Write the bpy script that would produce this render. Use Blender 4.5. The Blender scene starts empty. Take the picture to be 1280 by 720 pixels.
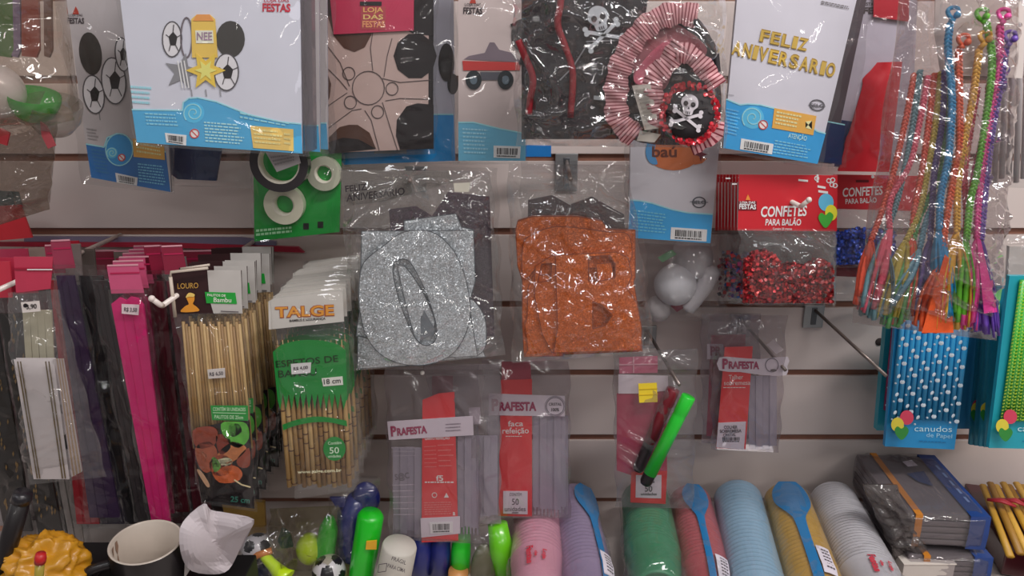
import bpy, math, random
import numpy as np
from mathutils import Vector
PI = math.pi
random.seed(7)
SC = bpy.context.scene
# ---------------------------------------------------------------- camera, light, exposure
FPX = 930.0
PITCH = math.radians(17.0)
CAM = Vector((0.0, -1.0, 1.60))
cam = bpy.data.cameras.new('camera'); cam.lens = FPX / 1280 * 36; cam.sensor_width = 36
cam.clip_start = 0.02
camo = bpy.data.objects.new('camera', cam); SC.collection.objects.link(camo)
camo.location = CAM; camo.rotation_euler = (PI / 2 - PITCH, 0, 0)
SC.camera = camo
cam.dof.use_dof = False
w = bpy.data.worlds.new('shop_ambient'); SC.world = w; w.use_nodes = True
w.node_tree.nodes['Background'].inputs[0].default_value = (0.95, 0.88, 0.86, 1)
w.node_tree.nodes['Background'].inputs[1].default_value = 0.27
def area(name, loc, target, sx, sy, power, col):
    l = bpy.data.lights.new(name, 'AREA'); l.shape = 'RECTANGLE'; l.size = sx; l.size_y = sy
    l.energy = power; l.color = col
    o = bpy.data.objects.new(name, l); SC.collection.objects.link(o); o.location = loc
    d = Vector(target) - Vector(loc); o.rotation_euler = d.to_track_quat('-Z', 'Y').to_euler()
    return o
area('ceiling_tube_light', (0.75, -0.95, 2.75), (0.45, 0.0, 1.35), 1.2, 0.10, 30, (1.0, 0.95, 0.93))
area('ceiling_tube_light', (-0.9, -1.7, 3.0), (-0.1, 0.0, 1.3), 1.3, 0.10, 10, (0.96, 0.97, 1.0))
area('ceiling_tube_light', (-2.3, -0.9, 2.7), (-.3, 0, 1.3), .07, 1.2, 5, (1.0, 0.96, 0.93))
area('ceiling_tube_light', (2.5, -1.0, 2.6), (.3, 0, 1.3), .07, 1.2, 7, (1.0, 0.96, 0.93))
area('ceiling_tube_light', (0.0, -3.2, 2.6), (0, 0, 1.3), 1.2, .07, 7, (1.0, 0.96, 0.93))
area('ceiling_tube_light', (1.6, -2.6, 2.9), (0.2, 0.0, 1.3), 1.3, 0.12, 18, (1.0, 0.95, 0.92))
SC.view_settings.view_transform = 'Standard'; SC.view_settings.look = 'None'
SC.view_settings.exposure = -0.42; SC.view_settings.gamma = 1.0; SC.view_settings.use_curve_mapping = False
SC.cycles.transparent_max_bounces = 24; SC.cycles.max_bounces = 6
SC.cycles.caustics_reflective = False; SC.cycles.caustics_refractive = False
SC.cycles.sample_clamp_indirect = 4.0
# ---------------------------------------------------------------- optics of the view: pixel -> point at a distance from the wall
FWD = Vector((0, math.cos(PITCH), -math.sin(PITCH))); UP = Vector((0, math.sin(PITCH), math.cos(PITCH)))
def ray(u, v): return FWD + Vector((1, 0, 0)) * ((u - 640) / FPX) + UP * ((360 - v) / FPX)
class Plane:
    """vertical-ish plane d metres in front of the wall (wall is y=0); sx, sz slope it about the anchor pixel"""
    def __init__(s, d, u0=640, v0=360, sx=0.0, sz=0.0):
        s.d, s.sx, s.sz = d, sx, sz
        r = ray(u0, v0); p = CAM + r * ((-d - CAM.y) / r.y); s.x0, s.z0 = p.x, p.z
    def p(s, u, v, off=0.0):
        r = ray(u, v); d = s.d + off
        # y = -(d + sx*(x-x0) + sz*(z-z0))
        t = (-(d + s.sx * (CAM.x - s.x0) + s.sz * (CAM.z - s.z0)) - CAM.y) / (r.y + s.sx * r.x + s.sz * r.z)
        return CAM + r * t
def W(u, v, d): return Plane(d).p(u, v)
def onz(u, v, z):
    r = ray(u, v); return CAM + r * ((z - CAM.z) / r.z)
# ---------------------------------------------------------------- materials
GAIN = 1.5
def lin(h, gain=None):
    h = h.lstrip('#'); c = [int(h[i:i+2], 16) / 255 for i in (0, 2, 4)]
    c = [x / 12.92 if x <= .04045 else ((x + .055) / 1.055) ** 2.4 for x in c]
    g = GAIN if gain is None else gain
    return tuple(min(.92, x * g) for x in c)
_M = {}
def M(hexc, rough=.45, metal=0.0, coat=0.0, var=.08, gain=None, alpha=1.0, trans=0.0, spec=.5, scale=60):
    key = (hexc, rough, metal, coat, var, gain, alpha, trans, spec, scale)
    if key in _M: return _M[key]
    m = bpy.data.materials.new('surface_' + hexc.lstrip('#')); m.use_nodes = True
    nt = m.node_tree; b = nt.nodes['Principled BSDF']; c = lin(hexc, gain)
    if var > 0:
        tc = nt.nodes.new('ShaderNodeTexCoord'); n = nt.nodes.new('ShaderNodeTexNoise'); n.inputs['Scale'].default_value = scale
        n.inputs['Detail'].default_value = 4
        r = nt.nodes.new('ShaderNodeMix'); r.data_type = 'RGBA'
        r.inputs[6].default_value = (*[x * (1 - var) for x in c], 1); r.inputs[7].default_value = (*[min(1, x * (1 + var)) for x in c], 1)
        nt.links.new(tc.outputs['Object'], n.inputs['Vector']); nt.links.new(n.outputs['Fac'], r.inputs[0]); nt.links.new(r.outputs[2], b.inputs['Base Color'])
    else: b.inputs['Base Color'].default_value = (*c, 1)
    b.inputs['Roughness'].default_value = rough; b.inputs['Metallic'].default_value = metal
    b.inputs['Coat Weight'].default_value = coat; b.inputs['Coat Roughness'].default_value = .12
    b.inputs['Specular IOR Level'].default_value = spec
    b.inputs['Transmission Weight'].default_value = trans
    b.inputs['Alpha'].default_value = alpha
    _M[key] = m; return m
def film(haze=.03, tint='#ffffff', rough=.05, refl=1.0, bump=.0):
    key = ('film', haze, tint, rough, refl, bump)
    if key in _M: return _M[key]
    m = bpy.data.materials.new('clear_plastic_film'); m.use_nodes = True; nt = m.node_tree; nt.nodes.clear()
    N = nt.nodes.new; L = nt.links.new
    out = N('ShaderNodeOutputMaterial'); tr = N('ShaderNodeBsdfTransparent'); gl = N('ShaderNodeBsdfGlossy'); df = N('ShaderNodeBsdfDiffuse')
    tc = lin(tint, 1.0); tr.inputs[0].default_value = (*[x ** .5 * .985 for x in tc], 1)
    gl.inputs['Roughness'].default_value = rough; gl.inputs['Color'].default_value = (1, 1, 1, 1)
    df.inputs[0].default_value = (*[min(.85, x) for x in tc], 1)
    lw = N('ShaderNodeLayerWeight'); lw.inputs[0].default_value = .5; fr = N('ShaderNodeMath'); fr.operation = 'POWER'; fr.inputs[1].default_value = 4.0; L(lw.outputs['Facing'], fr.inputs[0])
    mu = N('ShaderNodeMath'); mu.operation = 'MULTIPLY_ADD'; mu.inputs[1].default_value = .4 * refl; mu.inputs[2].default_value = .04 * refl
    mx = N('ShaderNodeMixShader'); mx2 = N('ShaderNodeMixShader'); mx.inputs[0].default_value = haze * .85
    t = N('ShaderNodeTexCoord'); no = N('ShaderNodeTexNoise'); no.inputs['Scale'].default_value = 90; no.inputs['Detail'].default_value = 3
    bp = N('ShaderNodeBump'); bp.inputs['Strength'].default_value = .10 + bump; bp.inputs['Distance'].default_value = .0015
    L(t.outputs['Object'], no.inputs['Vector']); L(no.outputs['Fac'], bp.inputs['Height'])
    L(bp.outputs[0], gl.inputs['Normal'])
    L(fr.outputs[0], mu.inputs[0]); L(mu.outputs[0], mx2.inputs[0])
    L(tr.outputs[0], mx.inputs[1]); L(df.outputs[0], mx.inputs[2]); L(mx.outputs[0], mx2.inputs[1]); L(gl.outputs[0], mx2.inputs[2]); L(mx2.outputs[0], out.inputs[0])
    _M[key] = m; return m
def glitter(hexc, rough=.33, cell=900, amt=.62, metal=.35):
    key = ('gl', hexc)
    if key in _M: return _M[key]
    m = bpy.data.materials.new('glitter_foam'); m.use_nodes = True; nt = m.node_tree; b = nt.nodes['Principled BSDF']
    N = nt.nodes.new; L = nt.links.new; c = lin(hexc)
    tc = N('ShaderNodeTexCoord'); v = N('ShaderNodeTexVoronoi'); v.inputs['Scale'].default_value = cell
    s = N('ShaderNodeVectorMath'); s.operation = 'SUBTRACT'; s.inputs[1].default_value = (.5, .5, .5)
    k = N('ShaderNodeVectorMath'); k.operation = 'SCALE'; k.inputs['Scale'].default_value = amt
    g = N('ShaderNodeNewGeometry'); a = N('ShaderNodeVectorMath'); a.operation = 'ADD'; n = N('ShaderNodeVectorMath'); n.operation = 'NORMALIZE'
    L(tc.outputs['Object'], v.inputs['Vector']); L(v.outputs['Color'], s.inputs[0]); L(s.outputs[0], k.inputs[0]); L(k.outputs[0], a.inputs[0]); L(g.outputs['Normal'], a.inputs[1]); L(a.outputs[0], n.inputs[0]); L(n.outputs[0], b.inputs['Normal'])
    sep = N('ShaderNodeSeparateColor'); L(v.outputs['Color'], sep.inputs[0])
    mr = N('ShaderNodeMapRange'); mr.inputs['To Min'].default_value = .8; mr.inputs['To Max'].default_value = 1.25; L(sep.outputs[1], mr.inputs[0])
    mm = N('ShaderNodeVectorMath'); mm.operation = 'SCALE'; mm.inputs[0].default_value = c; L(mr.outputs[0], mm.inputs['Scale']); L(mm.outputs[0], b.inputs['Base Color'])
    b.inputs['Metallic'].default_value = metal; b.inputs['Roughness'].default_value = rough
    _M[key] = m; return m
# ---------------------------------------------------------------- mesh building
ROOTLOC = {}
def catmull(pts, n=4, closed=True):
    P = [np.array(p, float) for p in pts]; out = []; N = len(P)
    rng = range(N) if closed else range(N - 1)
    for i in rng:
        g = (lambda k: P[k % N]) if closed else (lambda k: P[min(max(k, 0), N - 1)])
        p0, p1, p2, p3 = g(i - 1), g(i), g(i + 1), g(i + 2)
        for k in range(n):
            t = k / n
            out.append(tuple(.5 * ((2 * p1) + (-p0 + p2) * t + (2 * p0 - 5 * p1 + 4 * p2 - p3) * t * t + (-p0 + 3 * p1 - 3 * p2 + p3) * t ** 3)))
    if not closed: out.append(tuple(P[-1]))
    return out
def ellpts(cx, cy, rx, ry, rot=0, n=20, a0=0, a1=2 * PI):
    c, s = math.cos(math.radians(rot)), math.sin(math.radians(rot)); r = []
    full = abs(a1 - a0) > 6.28
    for k in range(n):
        a = a0 + (a1 - a0) * k / (n if full else n - 1); x, y = rx * math.cos(a), ry * math.sin(a)
        r.append((cx + x * c - y * s, cy + x * s + y * c))
    return r
def starpts(cx, cy, r1, r2, n=5, rot=-90, sx=1):
    return [(cx + sx * (r1 if k % 2 == 0 else r2) * math.cos(math.radians(rot + 180 * k / n)), cy + (r1 if k % 2 == 0 else r2) * math.sin(math.radians(rot + 180 * k / n))) for k in range(2 * n)]
_T = {}
def textmesh(s, bold=0.0, space=1.0):
    k = (s, bold, space)
    if k in _T: return _T[k]
    c = bpy.data.curves.new('t', 'FONT'); c.body = s; c.size = 1; c.offset = bold; c.resolution_u = 3; c.space_character = space
    o = bpy.data.objects.new('t', c); SC.collection.objects.link(o); dg = bpy.context.evaluated_depsgraph_get()
    me = bpy.data.meshes.new_from_object(o.evaluated_get(dg))
    vs = [(v.co.x, v.co.y) for v in me.vertices]; fs = [tuple(p.vertices) for p in me.polygons]
    bpy.data.objects.remove(o); bpy.data.curves.remove(c); bpy.data.meshes.remove(me)
    if not vs: vs = [(0, 0), (1, 0), (1, 1)]; fs = []
    x0 = min(v[0] for v in vs); x1 = max(v[0] for v in vs)
    _T[k] = ([((x - x0) / (x1 - x0), y / .72) for x, y in vs], fs); return _T[k]
class MB:
    def __init__(s): s.v = []; s.f = []; s.m = []; s.mi = []; s.smooth = []
    def mat(s, m):
        if m not in s.m: s.m.append(m)
        return s.m.index(m)
    def add(s, vs, fs, m, smooth=False):
        b = len(s.v); s.v.extend(Vector(p) for p in vs); k = s.mat(m)
        for f in fs: s.f.append(tuple(b + i for i in f)); s.mi.append(k); s.smooth.append(smooth)
        return s
    def poly(s, pl, pts, m, off=0.0, th=0.0004, side=None):
        """flat outline on a plane, given thickness th behind it"""
        n = len(pts)
        ar = sum(pts[i][0] * pts[(i + 1) % n][1] - pts[(i + 1) % n][0] * pts[i][1] for i in range(n))
        if ar > 0: pts = list(reversed(pts))
        fr = [pl.p(u, v, off) for u, v in pts]; bk = [p + Vector((0, th, 0)) for p in fr]
        s.add(fr + bk, [tuple(range(n)), tuple(range(2 * n - 1, n - 1, -1))], m)
        b = len(s.v) - 2 * n; k = s.mat(side or m)
        for i in range(n):
            j = (i + 1) % n; s.f.append((b + i, b + n + i, b + n + j, b + j)); s.mi.append(k); s.smooth.append(False)
        return s
    def rect(s, pl, x0, y0, x1, y1, m, off=0, th=.0004): return s.poly(pl, [(x0, y0), (x1, y0), (x1, y1), (x0, y1)], m, off, th)
    def ell(s, pl, cx, cy, rx, ry, m, off=0, th=.0004, rot=0, n=20): return s.poly(pl, ellpts(cx, cy, rx, ry, rot, n), m, off, th)
    def holed(s, pl, outer, holes, m, off=0, th=.002, side=None):
        from mathutils.geometry import tessellate_polygon
        loops = [outer] + holes; flat = [p for l in loops for p in l]
        tris = tessellate_polygon([[Vector((p[0], p[1], 0)) for p in l] for l in loops]); n = len(flat)
        fr = [pl.p(u, v, off) for u, v in flat]; bk = [p + Vector((0, th, 0)) for p in fr]; fs = []
        for t in tris:
            a, b2, c = [flat[i] for i in t]
            cr = (b2[0] - a[0]) * (c[1] - a[1]) - (b2[1] - a[1]) * (c[0] - a[0])
            t = tuple(t) if cr < 0 else tuple(reversed(t))
            fs.append(t); fs.append(tuple(n + i for i in reversed(t)))
        b = 0
        for li, l in enumerate(loops):
            q = len(l)
            ar = sum(l[i][0] * l[(i + 1) % q][1] - l[(i + 1) % q][0] * l[i][1] for i in range(q))
            for i in range(q):
                j = (i + 1) % q; f = (b + i, n + b + i, n + b + j, b + j)
                fs.append(f if (ar < 0) == (li == 0) else tuple(reversed(f)))
            b += q
        return s.add(fr + bk, fs, m)
    def line(s, pl, pts, wpx, m, off=.0003, th=.0003, closed=False):
        P = [np.array(p, float) for p in pts]
        if closed: P.append(P[0])
        for a, b in zip(P[:-1], P[1:]):
            d = b - a; L = np.hypot(*d)
            if L < 1e-6: continue
            n = np.array((-d[1], d[0])) / L * wpx / 2; e = d / L * wpx * .15
            s.poly(pl, [tuple(a + n - e), tuple(b + n + e), tuple(b - n + e), tuple(a - n - e)], m, off, th)
        return s
    def ring(s, pl, cx, cy, rx, ry, wpx, m, off=.0003, rot=0, n=24, th=.0003): return s.line(pl, ellpts(cx, cy, rx, ry, rot, n), wpx, m, off, th, closed=True)
    def text(s, pl, t, a, b, h, m, off=.0005, bold=.02, space=1.0, shear=0):
        vs, fs = textmesh(t, bold, space); a = np.array(a, float); b = np.array(b, float); d = b - a; L = np.hypot(*d)
        up = np.array((d[1], -d[0])) / L * h
        pts = [a + d * (x + shear * y * h / L) + up * y for x, y in vs]
        fr = [pl.p(q[0], q[1], off) for q in pts]
        s.add(fr, fs, m)
        return s
    def micro(s, pl, quad, rows, m, off=.0005, fill=.8, seed=1, hfrac=.45):
        """lines of print too small to read, as broken dashes"""
        r = random.Random(seed); q = [np.array(p, float) for p in quad]
        at = lambda x, y: tuple((q[0] * (1 - x) + q[1] * x) * (1 - y) + (q[3] * (1 - x) + q[2] * x) * y)
        for i in range(rows):
            y0 = i / rows; y1 = y0 + hfrac / rows; x = 0; end = fill + (1 - fill) * r.random()
            while x < end:
                ww = r.uniform(.04, .13); x2 = min(x + ww, end)
                s.poly(pl, [at(x, y0), at(x2, y0), at(x2, y1), at(x, y1)], m, off, .0001); x = x2 + .025
        return s
    def barcode(s, pl, quad, off=.0005, seed=1, label=True):
        wh = M('#dcdce4', .5); bk = M('#1c1a20', .5); r = random.Random(seed)
        if label: s.poly(pl, quad, wh, off, .0003)
        q = [np.array(p, float) for p in quad]
        at = lambda x, y: tuple((q[0] * (1 - x) + q[1] * x) * (1 - y) + (q[3] * (1 - x) + q[2] * x) * y)
        x = .12
        while x < .86:
            ww = r.choice((.012, .02, .03)); s.poly(pl, [at(x, .18), at(x + ww, .18), at(x + ww, .72), at(x, .72)], bk, off + .0003, .0002); x += ww + r.choice((.014, .022, .034))
        s.micro(pl, [at(.12, .8), at(.86, .8), at(.86, .92), at(.12, .92)], 1, bk, off + .0003, .98, seed, .9)
        return s
    def tube(s, pts, rad, m, sides=8, smooth=True, cap=True, flat=1.0):
        P = [Vector(p) for p in pts]; n = len(P); R = rad if hasattr(rad, '__len__') else [rad] * n
        vs = []; up = None
        for i in range(n):
            t = (P[min(i + 1, n - 1)] - P[max(i - 1, 0)]).normalized()
            if up is None: up = Vector((0, 0, 1)) if abs(t.z) < .9 else Vector((0, -1, 0))
            a = t.cross(up)
            if a.length < 1e-5: a = t.cross(Vector((1, 0, 0)))
            a.normalize(); b = a.cross(t).normalized(); up = b
            for k in range(sides):
                an = 2 * PI * k / sides; vs.append(P[i] + a * (math.cos(an) * R[i]) + b * (math.sin(an) * R[i] * flat))
        fs = [(i * sides + k, i * sides + (k + 1) % sides, (i + 1) * sides + (k + 1) % sides, (i + 1) * sides + k) for i in range(n - 1) for k in range(sides)]
        if cap: fs += [tuple(range(sides - 1, -1, -1)), tuple((n - 1) * sides + k for k in range(sides))]
        return s.add(vs, fs, m, smooth)
    def lathe(s, prof, o, axis, m, seg=32, smooth=True):
        """prof: (radius, distance along axis)"""
        o = Vector(o); ax = Vector(axis).normalized(); a = ax.orthogonal().normalized(); b = ax.cross(a); vs = []; n = len(prof)
        for r, h in prof:
            for k in range(seg):
                an = 2 * PI * k / seg; vs.append(o + ax * h + (a * math.cos(an) + b * math.sin(an)) * r)
        fs = [(i * seg + k, i * seg + (k + 1) % seg, (i + 1) * seg + (k + 1) % seg, (i + 1) * seg + k) for i in range(n - 1) for k in range(seg)]
        return s.add(vs, fs, m, smooth)
    def grid(s, G, m, smooth=True):
        ny, nx = G.shape[:2]; vs = [Vector(G[j, i]) for j in range(ny) for i in range(nx)]
        return s.add(vs, [(j * nx + i, (j + 1) * nx + i, (j + 1) * nx + i + 1, j * nx + i + 1) for j in range(ny - 1) for i in range(nx - 1)], m, smooth)
    def box(s, c, sx, sy, sz, m, rot=0, bev=0):
        import bmesh
        from mathutils import Matrix
        bm = bmesh.new(); bmesh.ops.create_cube(bm, size=1)
        bmesh.ops.scale(bm, vec=(sx, sy, sz), verts=bm.verts)
        if bev: bmesh.ops.bevel(bm, geom=bm.edges[:], offset=bev, segments=2, affect='EDGES', profile=.6)
        bmesh.ops.rotate(bm, cent=(0, 0, 0), matrix=Matrix.Rotation(rot, 3, 'Z'), verts=bm.verts)
        bmesh.ops.translate(bm, vec=c, verts=bm.verts)
        bm.verts.index_update(); s.add([v.co.copy() for v in bm.verts], [tuple(v.index for v in f.verts) for f in bm.faces], m); bm.free(); return s
    def sphere(s, c, r, m, seg=24, rings=14, sc=(1, 1, 1), noise=0, seed=0, matfn=None):
        from mathutils import noise as nz
        c = Vector(c); vs = []; 
        for j in range(rings + 1):
            th = PI * j / rings
            for i in range(seg):
                ph = 2 * PI * i / seg; d = Vector((math.sin(th) * math.cos(ph), math.sin(th) * math.sin(ph), math.cos(th)))
                k = 1 + (nz.noise(d * 2.3 + Vector((seed, seed * 2, 0))) + .5 * nz.noise(d * 6 + Vector((seed, 0, 5)))) * noise if noise else 1
                vs.append(c + Vector((d.x * sc[0], d.y * sc[1], d.z * sc[2])) * r * k)
        fs = [(j * seg + i, (j + 1) * seg + i, (j + 1) * seg + (i + 1) % seg, j * seg + (i + 1) % seg) for j in range(rings) for i in range(seg)]
        return s.add(vs, fs, m, True)
    def build(s, name, parent=None, kind=None, label=None):
        me = bpy.data.meshes.new(name); off = ROOTLOC.get(parent.name, Vector()) if parent else Vector()
        if parent and parent.name not in ROOTLOC:
            off = parent.matrix_basis.translation; q = parent.parent
            if q: off = ROOTLOC[q.name]
        me.from_pydata([v - off for v in s.v], [], s.f)
        for m in s.m: me.materials.append(m)
        me.polygons.foreach_set('material_index', s.mi); me.polygons.foreach_set('use_smooth', s.smooth); me.update()
        o = bpy.data.objects.new(name, me); SC.collection.objects.link(o)
        if parent: o.parent = parent
        if kind: o['kind'] = kind
        if label: o['label'] = label
        return o
def thing(name, label, cat, loc, group=None):
    o = bpy.data.objects.new(name, None); SC.collection.objects.link(o); o.location = loc; o.empty_display_size = .02
    o['label'] = label; o['category'] = cat
    if group: o['group'] = group
    ROOTLOC[o.name] = Vector(loc); return o
def tag(o, label, cat, group=None):
    o['label'] = label; o['category'] = cat
    if group: o['group'] = group
    return o
def dup(root, delta, label=None, group=None, skip=()):
    r = root.copy(); SC.collection.objects.link(r); r.location = root.location + Vector(delta)
    if label: r['label'] = label
    if group: r['group'] = group
    def rec(src, dst):
        for ch in [c for c in SC.collection.objects if c.parent == src]:
            if ch.name.split('.')[0] in skip: continue
            c = ch.copy(); SC.collection.objects.link(c); c.parent = dst; rec(ch, c)
    rec(root, r); return r
def bag(pl, quad, m, puff=.008, creases=30, seed=1, back=.012, cell=.0035, amp=(.15, .9), edge=.06, radial=None, long=(.02, .09), lift=.002):
    """sealed clear bag: creased front sheet and flatter back sheet joined round the edge. quad = TL,TR,BR,BL pixels"""
    r = np.random.default_rng(seed); q = [pl.p(u, v, lift) for u, v in quad]; back += lift
    wx = (q[1] - q[0]).length; hy = (q[3] - q[0]).length; nx = max(8, int(wx / cell)); ny = max(8, int(hy / cell))
    U, V = np.meshgrid(np.linspace(0, 1, nx + 1), np.linspace(0, 1, ny + 1)); X = U * wx; Y = V * hy
    Q = [np.array(p) for p in q]
    base = ((Q[0] * (1 - U[..., None]) + Q[1] * U[..., None]) * (1 - V[..., None]) + (Q[3] * (1 - U[..., None]) + Q[2] * U[..., None]) * V[..., None])
    e = np.minimum(np.minimum(U, 1 - U) / edge, 1) * np.minimum(np.minimum(V, 1 - V) / edge, 1); e = np.clip(e, 0, 1)
    dsp = puff * (1 - (2 * U - 1) ** 4) * (1 - (2 * V - 1) ** 4)
    cr = np.zeros_like(X)
    for k in range(creases):
        if radial is not None and r.random() < .6:
            cx, cy = radial[0] * wx, radial[1] * hy; a = r.uniform(0, 2 * PI); dist = r.uniform(.02, .6 * hy)
            px, py = cx + math.cos(a) * dist, cy + math.sin(a) * dist; a += r.normal(0, .15)
        else: px, py = r.uniform(0, wx), r.uniform(0, hy); a = r.uniform(0, PI)
        L = r.uniform(*long); wd = r.uniform(.9, 2.4) * cell; am = r.uniform(*amp) * wd * .8
        dx, dy = X - px, Y - py; al = dx * math.cos(a) + dy * math.sin(a); di = -dx * math.sin(a) + dy * math.cos(a) + .3 * al * al / max(L, .01) * r.normal()
        cr += am * .5 * (1 + np.cos(PI * np.clip(np.abs(di) / wd, 0, 1))) * np.clip(1 - (al / L) ** 2, 0, 1) * r.choice((-1, 1, 1))
    for k in range(5): cr += r.uniform(.0003, .0012) * np.sin(X * r.uniform(30, 120) * r.choice((-1, 1)) + Y * r.uniform(20, 110) + r.uniform(0, 6))
    fr = base.copy(); fr[..., 1] -= dsp + cr * e
    # wobble the outline a little
    wob = .0016 * np.sin(V * 23 + seed) * (np.abs(2 * U - 1) > .999); fr[..., 0] += wob
    bk = base.copy(); bk[..., 1] += .0006 + (back - .0006) * e; bk[..., 0] += wob
    b = MB(); b.grid(fr, m); b.grid(bk[:, ::-1], m)
    return b
# ================================================================ setting: slatted display wall and shelf
CLEAR = film(.014); CLEAR2 = film(.035); MILKY = film(.16, '#d8d2d6', .18, .9); THIN = film(.02, rough=.07)
HAZY = film(.30, '#cfc8cc', .2, .8)
wallm = M('#b5aaa6', .38, var=.035, scale=9, coat=.15); brown = M('#6e4a3c', .6, var=.2)
vs_ = [197, 289.5, 380.5, 466, 547, 626]
zs = [W(640, v, 0).z for v in vs_]; zs = [zs[0] + .2 * 1.0 + .0, zs[0] + .1] + zs
zs.append(zs[-1] - .1)
b = MB(); b.box((0, .0135, 1.5), 3.2, .017, 1.5, brown); wallo = b.build('wall_back', kind='structure')
for a, c in zip(zs[:-1], zs[1:]):
    g = .0048; h = (a - g) - (c + g)
    b = MB(); b.box((0, .0025, (a + c) / 2), 3.2, .005, h, wallm, bev=.001); b.build('slat', wallo)
# screw hole in a slat
# the shelf under the wall
ZS = W(915, 602, .06).z - .074
b = MB(); b.box((0, -.23, ZS - .0105), 3.2, .48, .02, M('#a9a09c', .45, var=.06), bev=.002); tag(b.build('shelf_board'), 'white shelf board under the packs of disposable cups', 'shelf')
# red and grey strip that edges the groove on the left
p = Plane(.004)
b = MB(); b.poly(p, [(-60, 303), (200, 303), (372, 309), (380, 316), (200, 309), (-60, 308)], M('#8e2436', .4), .012, .006); b.build('trim_1', kind='structure')
b = MB(); b.poly(p, [(30, 296), (300, 297), (345, 302), (345, 307), (200, 303), (30, 302)], M('#6a6478', .35, coat=.3), .010, .005); b.build('trim_2', kind='structure')
# ---- slatwall hooks
def hook(bracket_px, tip_px, dtip, label, m, r=.0022, bracket=True, up=0, group=None, bw=.028, bh=.034):
    bp = W(*bracket_px, 0); t = thing('display_hook', label, 'hook', (bp.x, 0, bp.z), group)
    if bracket:
        b = MB(); b.box((bp.x, -.0025, bp.z - bh * .30), bw, .004, bh, M('#8d9092', .28, metal=.7, coat=.3), bev=.0012); b.box((bp.x, -.004, bp.z - bh * .28), bw * .28, .003, bh * .75, M('#55585c', .3, metal=.6), bev=.001)
        b.box((bp.x, .002, bp.z + bh * .15), bw, .012, .003, M('#8d9092', .28, metal=.7)); b.build('bracket', t)
    tip = W(*tip_px, dtip); b = MB(); pts = [(bp.x, -.003, bp.z), tuple(tip)]
    b.tube(pts, r, m, 10); b.build('rod', t)
    if up:
        b = MB(); b.tube([tip, tip + Vector((0, -.004, .002)), tip + Vector((up * .4, -.010, abs(up) * .9))], r * 1.02, m, 10); b.sphere(tip + Vector((up * .4, -.010, abs(up) * .9)), r * 1.25, m, 10, 6); b.build('hook_tip', t)
    return t
steel = M('#6b625e', .3, metal=.6); whiterod = M('#c3b8b2', .35, coat=.3)
hook((1017, 386), (1108, 470), .13, 'bare steel hook right of the red confetti bags, pointing at the dotted straws', steel, .0024)
hook((925, 398), (982, 463), .10, 'steel hook carrying the dessert spoon packs in the middle right', steel, .0022)
hook((808, 412), (849, 481), .165, 'steel hook carrying the knife blade pack beside the bright green marker', steel, .0022)
hook((708, 201), (713, 224), .245, 'grey hook with a wide bracket above the orange glitter letters', steel, .0022, bw=.030, bh=.05)
hook((520, 214), (512, 226), .25, 'grey hook above the silver glitter letters, tip showing', steel, .0022, up=0)
hook((321, 299), (203, 382), .27, 'white peg hook crossing the header of the long skewer pack', whiterod, .0028, bracket=False, up=-.012)
hook((152, 293), (-10, 366), .25, 'white peg hook crossing the white ribbon pack at the far left', whiterod, .0028, bracket=False)
hook((930, 222), (1001, 258), .197, 'white peg hook coming out through the confetti header card', whiterod, .0026, bracket=False, up=.010)
hole = MB(); c = W(1099, 427, 0); hole.lathe([(.0001, .0012), (.0048, .0012), (.0058, 0)], (c.x, -.0004, c.z), (0, -1, 0), M('#2b2322', .8), 20)
hole.build('drilled_hole', wallo)

b = MB(); b.box((0, -1.47, -.01), 4.2, 3.0, .02, M('#8c827c', .35, var=.1, scale=3)); b.build('floor', kind='structure')
# ================================================================ printed party packs along the top
wht = M('#bcbdc8', .4, coat=.25, var=.03); wht2 = M('#aaa4a6', .45, coat=.2, var=.05); black = M('#1d191c', .5); dark = M('#2c2628', .5)
blu = M('#4898c2', .35, coat=.3, var=.06); blud = M('#2b78b0', .35, coat=.3, var=.08); blul = M('#8cc4de', .4); navy = M('#152a52', .4, coat=.3)
ora = M('#d99b45', .4); gold = M('#c8a43c', .35); red = M('#b3202c', .42, coat=.25); crim = M('#a0203a', .42, coat=.2)
def kit(name, label, pl, outline, wave, th, body=None, extra=None, film_m=None, filmq=None, seed=1, blue=None, cat='party pack', group=None, hang=(None, None)):
    """a card printed white with a blue wave at its foot, in a clear sleeve"""
    u0 = sum(p[0] for p in outline) / len(outline); t = thing(name, label, cat, tuple(pl.p(u0, min(p[1] for p in outline))), group)
    b = MB(); b.poly(pl, outline, body or wht, 0, th, side=M('#8f8d98', .5)); b.build('card', t)
    b = MB(); b.poly(pl, wave, blue or blu, .0004, .0003); b.line(pl, wave[:-2], 1.6, blul, .0008, .0002); b.build('blue_print', t)
    if extra: extra(t)
    if film_m: bag(pl, filmq, film_m, puff=.003, creases=14, seed=seed, back=th + .003, cell=.004, edge=.03).build('clear_sleeve', t)
    return t
def soccer(b, pl, cx, cy, rx, ry, off, rot=0, spots=True):
    b.ell(pl, cx, cy, rx, ry, M('#c6c4c8', .4), off, .0003, rot); b.ring(pl, cx, cy, rx, ry, 1.5, M('#4a474b', .5), off + .0002, rot)
    pent = starpts(cx + rx * .1, cy, rx * .48, rx * .39, 5, -90, 1); pent = [(cx + (x - cx), cy + (y - cy) * ry / rx * .9) for x, y in pent][::2]
    b.poly(pl, pent, black, off + .0004, .0003)
    for i, (x, y) in enumerate(pent):
        ex, ey = cx + (x - cx) * 1.75, cy + (y - cy) * 1.9; b.line(pl, [(x, y), (ex, ey)], 1.1, M('#4a474b', .5), off + .0004)
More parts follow.
